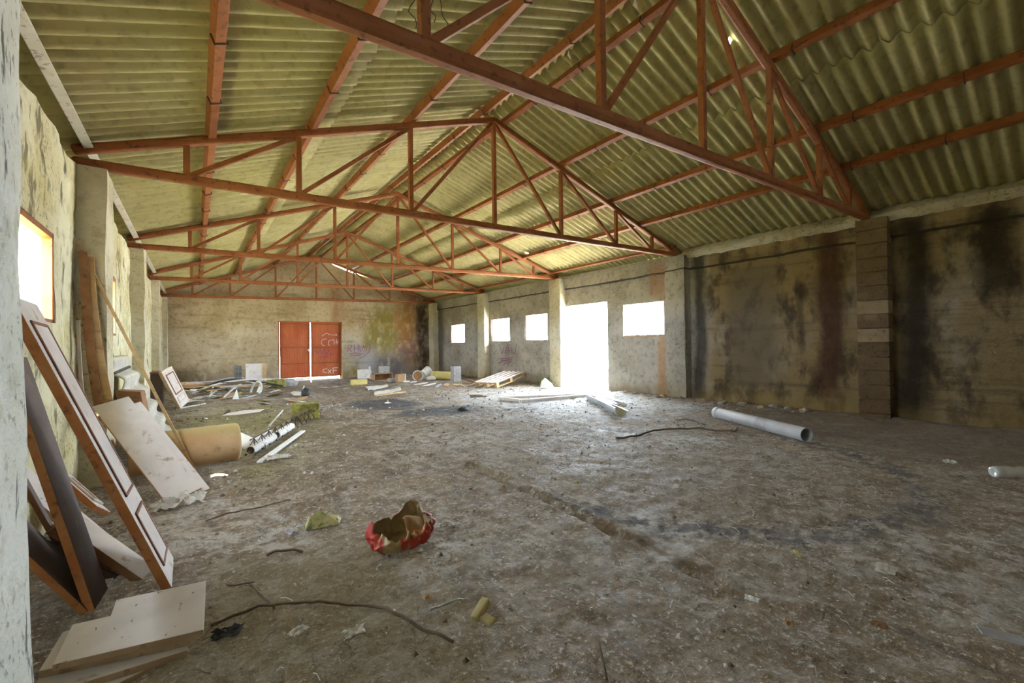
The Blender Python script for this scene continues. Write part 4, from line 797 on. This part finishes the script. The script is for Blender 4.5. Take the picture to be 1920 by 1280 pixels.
# grey pvc pipe
pa, pb = fl(1344, 782, 0)*V(1, 1, 0), fl(1513, 829, 0)*V(1, 1, 0); r_ = 0.072
pa[2] = gz(pa[0], pa[1])+r_; pb[2] = gz(pb[0], pb[1])+r_+0.012; L_ = np.linalg.norm(pb-pa)
T = thing('drain_pipe', 'long grey plastic drain pipe lying near the right wall', 'pipe', (pa+pb)/2-V(0, 0, r_)); k = MB(); k.lathe(pa, pb-pa, [(0, r_-0.006), (0, r_), (L_, r_), (L_, r_-0.006)], 40, closed=True); k.build('tube', M_PVC, T)
k = MB(); k.lathe(pa, pb-pa, [(0.0, r_+0.001), (0.0, r_+0.008), (0.06, r_+0.008), (0.07, r_+0.001)], 40, closed=True); k.build('socket_collar', M_PVC, T)
k = MB(); k.lathe(pa, pb-pa, [(L_*0.55, r_), (L_*0.55, r_+0.0025), (L_*0.66, r_+0.0025), (L_*0.66, r_)], 40, closed=True); k.build('grey_smear', M_GREY, T)
# hooked cable, sticks, twigs
def groundtube(name, label, cat, pix, r, mat, lift=0.0, group=None, sub=6):
    P_ = [F2(*a) for a in pix]; pts = []
    n = len(P_)
    for i in range(n-1):
        p0, p1, p2, p3 = P_[max(0, i-1)], P_[i], P_[i+1], P_[min(n-1, i+2)]
        for j in range(sub):
            s_ = j/sub; q = 0.5*(2*p1+(p2-p0)*s_+(2*p0-5*p1+4*p2-p3)*s_**2+(3*p1-p0-3*p2+p3)*s_**3); pts.append(q)
    pts.append(P_[-1]); pts = [V(q[0], q[1], gzf(q[0], q[1])+r*0.9+lift*math.sin(math.pi*i/(len(pts)-1))) for i, q in enumerate(pts)]
    k = MB(); k.tube(pts, r, 7); return tag(k.build(name, mat, smooth=True), label, cat, group)
groundtube('cable', 'stiff dark cable with a hooked end lying on the floor before the drain pipe', 'cable', [(1155, 824), (1200, 817), (1242, 808), (1310, 806), (1370, 811), (1381, 806), (1372, 800)], 0.011, M_STICK, 0.01)
groundtube('dead_branch', 'long thin dark branch arching across the floor in front of the red sack', 'branch', [(395, 1180), (450, 1155), (520, 1138), (600, 1136), (700, 1143), (745, 1160), (800, 1185), (850, 1205)], 0.006, M_STICK, 0.015)
groundtube('twig', 'short twig on the floor left of the red sack', 'twig', [(500, 1042), (540, 1038), (568, 1034)], 0.007, M_STICK, 0.01)
groundtube('twig', 'bent twig forking off the left part of the long branch', 'twig', [(470, 1098), (490, 1120), (515, 1140)], 0.005, M_STICK, 0.012)
groundtube('twig', 'thin curved twig beside the stack of boards', 'twig', [(425, 1096), (440, 1102), (478, 1092)], 0.004, M_STICK, 0.008)
groundtube('twig', 'thin dark twig at the bottom edge of the picture, right of centre', 'twig', [(1120, 1198), (1127, 1230), (1138, 1276)], 0.004, M_STICK, 0.006)
groundtube('twig', 'faint curved twig right of the second left pillar foot, beside rag', 'twig', [(385, 978), (430, 964), (480, 952), (545, 940)], 0.004, M_STICK, 0.006)
groundtube('twig', 'pale twig between the red sack and the yellow crumpled packet', 'twig', [(805, 1148), (840, 1136), (868, 1128)], 0.005, M_HOSE, 0.008)
groundtube('stalk', 'thin stalk lying on the floor behind the hooked cable', 'stalk', [(1268, 788), (1300, 790), (1322, 798)], 0.008, M_STICK, 0.01)
# torn red sack
bc = fl(754, 1018, 0.0); k = MB(); rows = []; na, nr = 110, 26
def ridge(x, y, z): return 1-2*abs(nz(x, y, z))
for i in range(nr+1):
    s_ = i/nr; row = []
    for j in range(na+1):
        a = 2*math.pi*j/na; ca, sa = math.cos(a), math.sin(a)
        pk = max(0, math.cos(a-0.95)); hh = 0.062+0.095*pk**3+0.045*max(0, math.cos(a-2.7))**3+0.030*max(0, math.cos(a+0.3))**4+0.010*math.sin(7*a)+0.012*nz(ca*4, sa*4, 3.3)
        rim = 0.165+0.015*math.sin(2*a+0.8)
        if s_ < 0.35: rad = rim*0.86*(s_/0.35); z = 0.008
        else: q = (s_-0.35)/0.65; rad = rim*(0.86+0.22*math.sin(q*math.pi*0.62)-0.26*q*q*(1+0.5*math.sin(4*a+0.5))); z = 0.008+hh*q**0.9
        w_ = min(1, max(0, (s_-0.2)/0.3))
        f_ = 1+w_*(0.14*fbm(ca*2.3, sa*2.3, s_*2.6, 3)+0.085*ridge(ca*3.1+2, sa*3.1, s_*3.5)-0.05+0.035*ridge(ca*7, sa*7, s_*6)); z += w_*s_*(0.030*ridge(ca*2.6, sa*2.6, s_*3+5)-0.015+0.012*nz(ca*9, sa*9, s_*6))
        row.append((bc[0]+ca*rad*f_*1.02, bc[1]+sa*rad*f_*0.82, max(0.004, z)+gz(bc[0], bc[1])))
    rows.append(row)
k.grid(rows)
T = thing('torn_sack', 'torn open red and tan printed sack lying in the foreground', 'sack', (bc[0], bc[1], gz(bc[0], bc[1]))); q_ = k.build('sack_wall', [M_BAGIN, M_BAG], T, solid=0.003, smooth=True); q_.modifiers['solid'].material_offset = 1; q_.modifiers['solid'].material_offset_rim = 0
k = MB(); rows = []                     # folded flap inside the mouth
for i in range(9):
    s_ = i/8; row = []
    for j in range(7):
        w_ = j/6; q = V(0.01+0.11*w_, 0.02-0.09*s_+0.02*math.sin(w_*5), 0.115-0.03*w_-0.06*s_*s_+0.018*math.sin(s_*6+w_*2)); row.append(bc+q+V(0, 0, gz(bc[0], bc[1])))
    rows.append(row)
k.grid(rows); k.build('folded_flap', M_CARD, T, solid=0.003, smooth=True)
# green wrapper, yellow packet, other bits
p = fl(604, 988, 0); k = MB(); h0 = gz(p[0], p[1])
vs = [(-0.09, 0.0, 0.0), (0.09, -0.02, 0.0), (0.115, 0.03, 0.012), (0.02, 0.13, 0.0), (-0.07, 0.10, 0.0), (-0.055, 0.035, 0.062), (0.0, 0.04, 0.085), (0.03, 0.045, 0.058), (0.085, 0.02, 0.04)]
k.add([p+V(a, b_, c_+h0+0.004) for a, b_, c_ in vs], [(0, 1, 6, 5), (1, 8, 7, 6), (1, 2, 8), (5, 4, 0), (5, 6, 3, 4), (6, 7, 3), (7, 8, 2, 3), (0, 4, 3, 2, 1)]); tag(k.build('plastic_wrapper', M_GREEN, sub=0), 'crumpled green and yellow wrapper on the floor left of the red sack', 'wrapper')
p = fl(918, 1172, 0); T = thing('crushed_packet', 'crushed yellow paper packet in the foreground right of the red sack', 'packet', p); h0 = gz(p[0], p[1])+0.004
MB().frame(p+V(-0.03, 0.02, h0), (0.085, 0.05, 0.018), (-0.018, 0.03, 0.0), (-0.008, 0.0, 0.026)).build('packet_body', M_PAPER, T, bevel=0.006); MB().frame(p+V(-0.012, -0.02, h0), (0.035, 0.0, 0.006), (-0.02, 0.045, 0.012), (0, 0, 0.010)).build('packet_flap', M_PAPER, T, bevel=0.004)
def bit(label, px, py, s_, mat, seed, name='paper_scrap', cat='scrap', h=0.4):
    p = fl(px, py, 0); return crumple(name, label, cat, p, s_, s_*0.7, s_*h, mat, seed, seed, 8)
bit('crumpled white paper with tan corner in front of the long branch', 664, 1190, 0.035, M_RAG, 3.1); bit('small bright white flake on the floor, centre right foreground', 1410, 1124, 0.025, M_BUCK, 5.0, h=0.2)
bit('pale torn paper lying flat on the right foreground floor', 1662, 1068, 0.05, M_RAG, 6.4, h=0.08); bit('tan crumpled leaf on the dark tyre mark', 1497, 1045, 0.028, M_PAPER, 7.2, h=0.9)
bit('crumpled white wad on the far right floor, left of the bottle', 1780, 868, 0.04, M_BUCK, 8.3, h=0.7); bit('pale chip lying left of the long branch end', 560, 1188, 0.03, M_RAG, 9.9, h=0.3)
bit('dark wad beside the left end of the long branch', 425, 1192, 0.045, M_BLACK, 2.9); bit('grey pebble-like clod behind the green wrapper', 545, 1000, 0.03, M_GREY, 1.9, h=0.6)
bit('tan clod left of the yellow packet shade, near the sack', 800, 1128, 0.02, M_CARD, 4.9, h=0.7); bit('pale crumpled flake on open floor beyond the red sack', 1083, 908, 0.03, M_PAPER, 5.9, h=0.5)
bit('small tan clod at right foreground, below the white flake', 1480, 1172, 0.022, M_CARD, 6.9, h=0.8); bit('brown clod in the right foreground', 1650, 1175, 0.022, M_BROWN, 7.9, h=0.8)
k = MB(); p = fl(1830, 1172, 0); k.frame(V(p[0], p[1], gz(p[0], p[1])+0.006), (0.035, -0.105, 0), (-0.045, -0.02, 0), (0, 0, 0.008)); tag(k.build('tile_piece', M_GREY), 'small flat grey tile piece at the right edge of the foreground', 'tile')
# clear bottle at the right edge
a, b_ = fl(1862, 884, 0.045), fl(1990, 884, 0.045); a[2] += gz(a[0], a[1]); b_[2] = a[2]; ax = nrm(b_-a)
T = thing('plastic_bottle', 'clear plastic bottle lying on the floor at the far right edge', 'bottle', a-V(0, 0, 0.045)); r_ = 0.042
k = MB(); k.lathe(a, ax, [(0.012, 0.0), (0.004, r_*0.5), (0, r_*0.8), (0.012, r_), (0.05, r_*1.0), (0.055, r_*0.95), (0.06, r_), (0.12, r_), (0.15, r_*0.82), (0.18, r_), (0.23, r_*0.95), (0.27, r_*0.45), (0.29, r_*0.32), (0.31, r_*0.32)], 28); k.build('bottle_body', M_CLEAR, T, smooth=True)
k = MB(); k.lathe(a, ax, [(0.30, 0.0), (0.30, 0.0165), (0.325, 0.0165), (0.325, 0)], 20); k.build('cap', M_BUCK, T)
# flattened sheets in mid floor
def bentsheet(label, pix, mat, curl, name='flattened_sheet'):
    P_ = [F2(*a) for a in pix]; k = MB(); rows = []
    for i in range(9):
        row = []
        for j in range(9):
            a, b_ = i/8, j/8; q = (P_[0]*(1-a)+P_[1]*a)*(1-b_)+(P_[3]*(1-a)+P_[2]*a)*b_; row.append(q+V(0, 0, 0.015+curl*(a**3)*(0.6+0.4*math.sin(b_*4))+0.03*abs(nz(a*3, b_*3, curl*50))))
        rows.append(row)
    k.grid(rows); return tag(k.build(name, mat, solid=0.006), label, 'sheet', 'flattened sheets in mid floor')
bentsheet('pale curled sheet, left of two on the floor before the crate', [(690, 733), (728, 728), (724, 724), (688, 726)], M_PALE, 0.06); bentsheet('pale flattened box sheet on the floor behind the left burnt patch', [(702, 742), (752, 737), (748, 731), (702, 736)], M_PALE, 0.10)
k = MB(); k.bar(F2(704, 744)+V(0, 0, 0.03), F2(760, 737)+V(0, 0, 0.03), 0.06, 0.03); tag(k.build('bare_batten', M_WOOD), 'pale batten along the front of the flattened box sheet', 'batten')
k = MB(); k.bar(F2(715, 773)+V(0, 0, 0.012), F2(752, 772)+V(0, 0, 0.012), 0.04, 0.016); tag(k.build('short_lath', M_WOOD), 'short lath lying between the two burnt patches', 'lath')
lump('charred_lump', 'charred black lump on the right burnt patch', 'lump', F2(868, 770), 0.09, 0.06, 0.06, M_BLACK, 4.4)
bit('white chip on the left burnt patch', 727, 757, 0.06, M_BUCK, 3.7, h=0.4)
for i, (px, py) in enumerate(((650, 729), (690, 727), (605, 727), (628, 726))): scrap(px, py, 0.1, 0.06, M_PALE if i % 2 else M_RAG, 'flat pale scrap on the open floor before the red doors', 'scraps before the red doors', i*1.3, 0.08)
# stones along the right wall foot
for i in range(26):
    yy = 2.4+R.random()*3.7; xx = 6.9+0.3*R.random()**0.6; s_ = 0.02+0.045*R.random()**2
    lump('stone', 'small stone or clod on the dirt along the foot of the right wall', 'stone', V(xx, yy, gz(xx, yy)-0.005), s_*1.3, s_, s_, R.choice([M_GREY, M_CARD, M_MORT]), i*1.7, 'stones along the right wall')
# crumbs and straw: uncountable litter
k = MB(); rr = random.Random(11)
for i in range(3200):
    d = rr.random()**1.7; yy = 0.45+8.5*d; xx = -0.45+rr.random()*7.4
    if xx > 2+yy*1.6: continue
    s_ = (0.003+0.009*rr.random()**3)*(0.75+0.22*yy); z = gzf(xx, yy); a = rr.random()*6.28; vs = []
    for q in range(6):
        dd_ = ((1, 0, 0), (-1, 0, 0), (0, 1, 0), (0, -1, 0), (0, 0, 0.9), (0, 0, -0.6))[q]; sc_ = s_*(0.6+0.8*rr.random()); x_, y_ = dd_[0]*sc_, dd_[1]*sc_; vs.append((xx+x_*math.cos(a)-y_*math.sin(a), yy+x_*math.sin(a)+y_*math.cos(a), z+s_*0.25+dd_[2]*sc_))
    k.add(vs, [(0, 2, 4), (2, 1, 4), (1, 3, 4), (3, 0, 4), (2, 0, 5), (1, 2, 5), (3, 1, 5), (0, 3, 5)], rr.choice([0, 0, 0, 1, 2]))
tag(k.build('dirt_crumbs', [M_STICK, M_GREY, M_RAG], origin=(0, 0, 0)), 'loose crumbs of dirt and plaster strewn over the whole floor', 'crumbs', kind='stuff')
k = MB()
for i in range(900):
    d = rr.random()**1.6; yy = 0.5+6*d; xx = -0.4+rr.random()*4.6; L_ = 0.02+0.05*rr.random(); a = rr.random()*6.28; z = gzf(xx, yy); q = V(math.cos(a), math.sin(a), 0); k.tube([V(xx, yy, z+0.004), V(xx, yy, z+0.012)+q*L_*0.5, V(xx, yy, z+0.003)+q*L_+V(-q[1], q[0], 0)*L_*0.2*(rr.random()-0.5)], 0.0012+0.0004*yy*0.5, 3, False, rr.choice([0, 1]))
tag(k.build('straw_litter', [M_STICK, M_HOSE], origin=(0, 0, 0)), 'short bits of straw and twig strewn over the floor', 'straw', kind='stuff')
# hanging wires from the near truss, little hooks of cloth at the ridge
for i, (pp, lb) in enumerate(((((782, -20), (770, 20), (782, 60)), 'thin dry tendril hanging left of the first post of the nearest truss'), (((806, -20), (812, 20), (814, 45)), 'short dry tendril hanging right of the first post of the nearest truss'), (((812, -20), (835, 30), (838, 70), (806, 112)), 'longest dry tendril looping down behind the nearest truss'))):
    P_ = [at(a, b_, 1, 2.3) for a, b_ in pp]; pts = []
    for a, b_ in zip(P_, P_[1:]): pts += [a+(b_-a)*j/5 for j in range(5)]
    k = MB(); k.tube([q+V(0.01*math.sin(j), 0.012*math.cos(j*1.3), 0) for j, q in enumerate(pts)], 0.003, 5); tag(k.build('dry_tendril', M_HOOK), lb, 'tendril', 'dry tendrils at the nearest truss')
for i, (px, py) in enumerate(((1070, 104), (978, 172), (1195, 10), (905, 232))):
    s0 = roof(XM); p = at(px, py, 0, XM+0.02); k = MB(); k.add([p+V(-0.03, 0, 0.05), p+V(0.03, 0.01, 0.05), p+V(0.02, 0.02, 0.0), p+V(-0.005, -0.01, -0.05), p+V(0, 0.05, 0.03)], [(0, 1, 2, 3), (0, 3, 4), (4, 3, 2), (4, 2, 1), (4, 1, 0)])
    k.tube([p+V(0, 0.02, 0.03), p+V(0, 0.02, max(0.12, roof(p[0])+0.13-p[2]))], 0.005, 5); tag(k.build('paper_tag', M_PALE), ('second', 'third', 'nearest', 'farthest')[i]+' little white flap hanging in the gap at the ridge, counting from the camera', 'flap', 'white flaps at the ridge')
# ------------------------------------------------------------------ light: sky, sun, daylight portals in the openings
Wd = bpy.data.worlds.new('sky'); SC.world = Wd; Wd.use_nodes = True; bg = Wd.node_tree.nodes['Background']
bg.inputs[0].default_value = (0.74, 0.87, 1.0, 1); bg.inputs[1].default_value = 10.0
sd_ = bpy.data.lights.new('sun', 'SUN'); sd_.energy = 26; sd_.angle = math.radians(0.6); sd_.color = (1.0, 0.93, 0.80)
so = bpy.data.objects.new('sun', sd_); COL.objects.link(so); so.location = (2, 12, 12)
sv = nrm(np.array([0.62, 6.77, roof(0.62)+0.075])-np.array([0.155, 4.27, 0.0])); so.rotation_euler = Vector(tuple(sv)).to_track_quat('Z', 'Y').to_euler()
def portal(name, loc, sx, sy, direction):
    l = bpy.data.lights.new(name, 'AREA'); l.shape = 'RECTANGLE'; l.size = sx; l.size_y = sy; l.cycles.is_portal = True; l.energy = 1
    o = bpy.data.objects.new(name, l); COL.objects.link(o); o.location = loc; o.rotation_euler = Vector(direction).to_track_quat('-Z', 'Z').to_euler()
for a, b_, c_, d_ in LW: portal('daylight_opening', (WL-0.26, (a+b_)/2, (c_+d_)/2), b_-a, d_-c_, (1, 0, 0))
for a, b_, c_, d_ in RW+[RD]: portal('daylight_opening', (WR+0.26, (a+b_)/2, (c_+d_)/2), b_-a, d_-c_, (-1, 0, 0))
vs_ = SC.view_settings; vs_.view_transform = 'Standard'; vs_.look = 'None'; vs_.gamma = 1; vs_.use_curve_mapping = False; vs_.exposure = 2.68
SC.display_settings.display_device = 'sRGB'
SC.cycles.diffuse_bounces = 6; SC.cycles.max_bounces = 10; SC.cycles.use_denoising = True; SC.cycles.sample_clamp_indirect = 12
for o in bpy.data.objects:
    if '_w' in o: del o['_w']
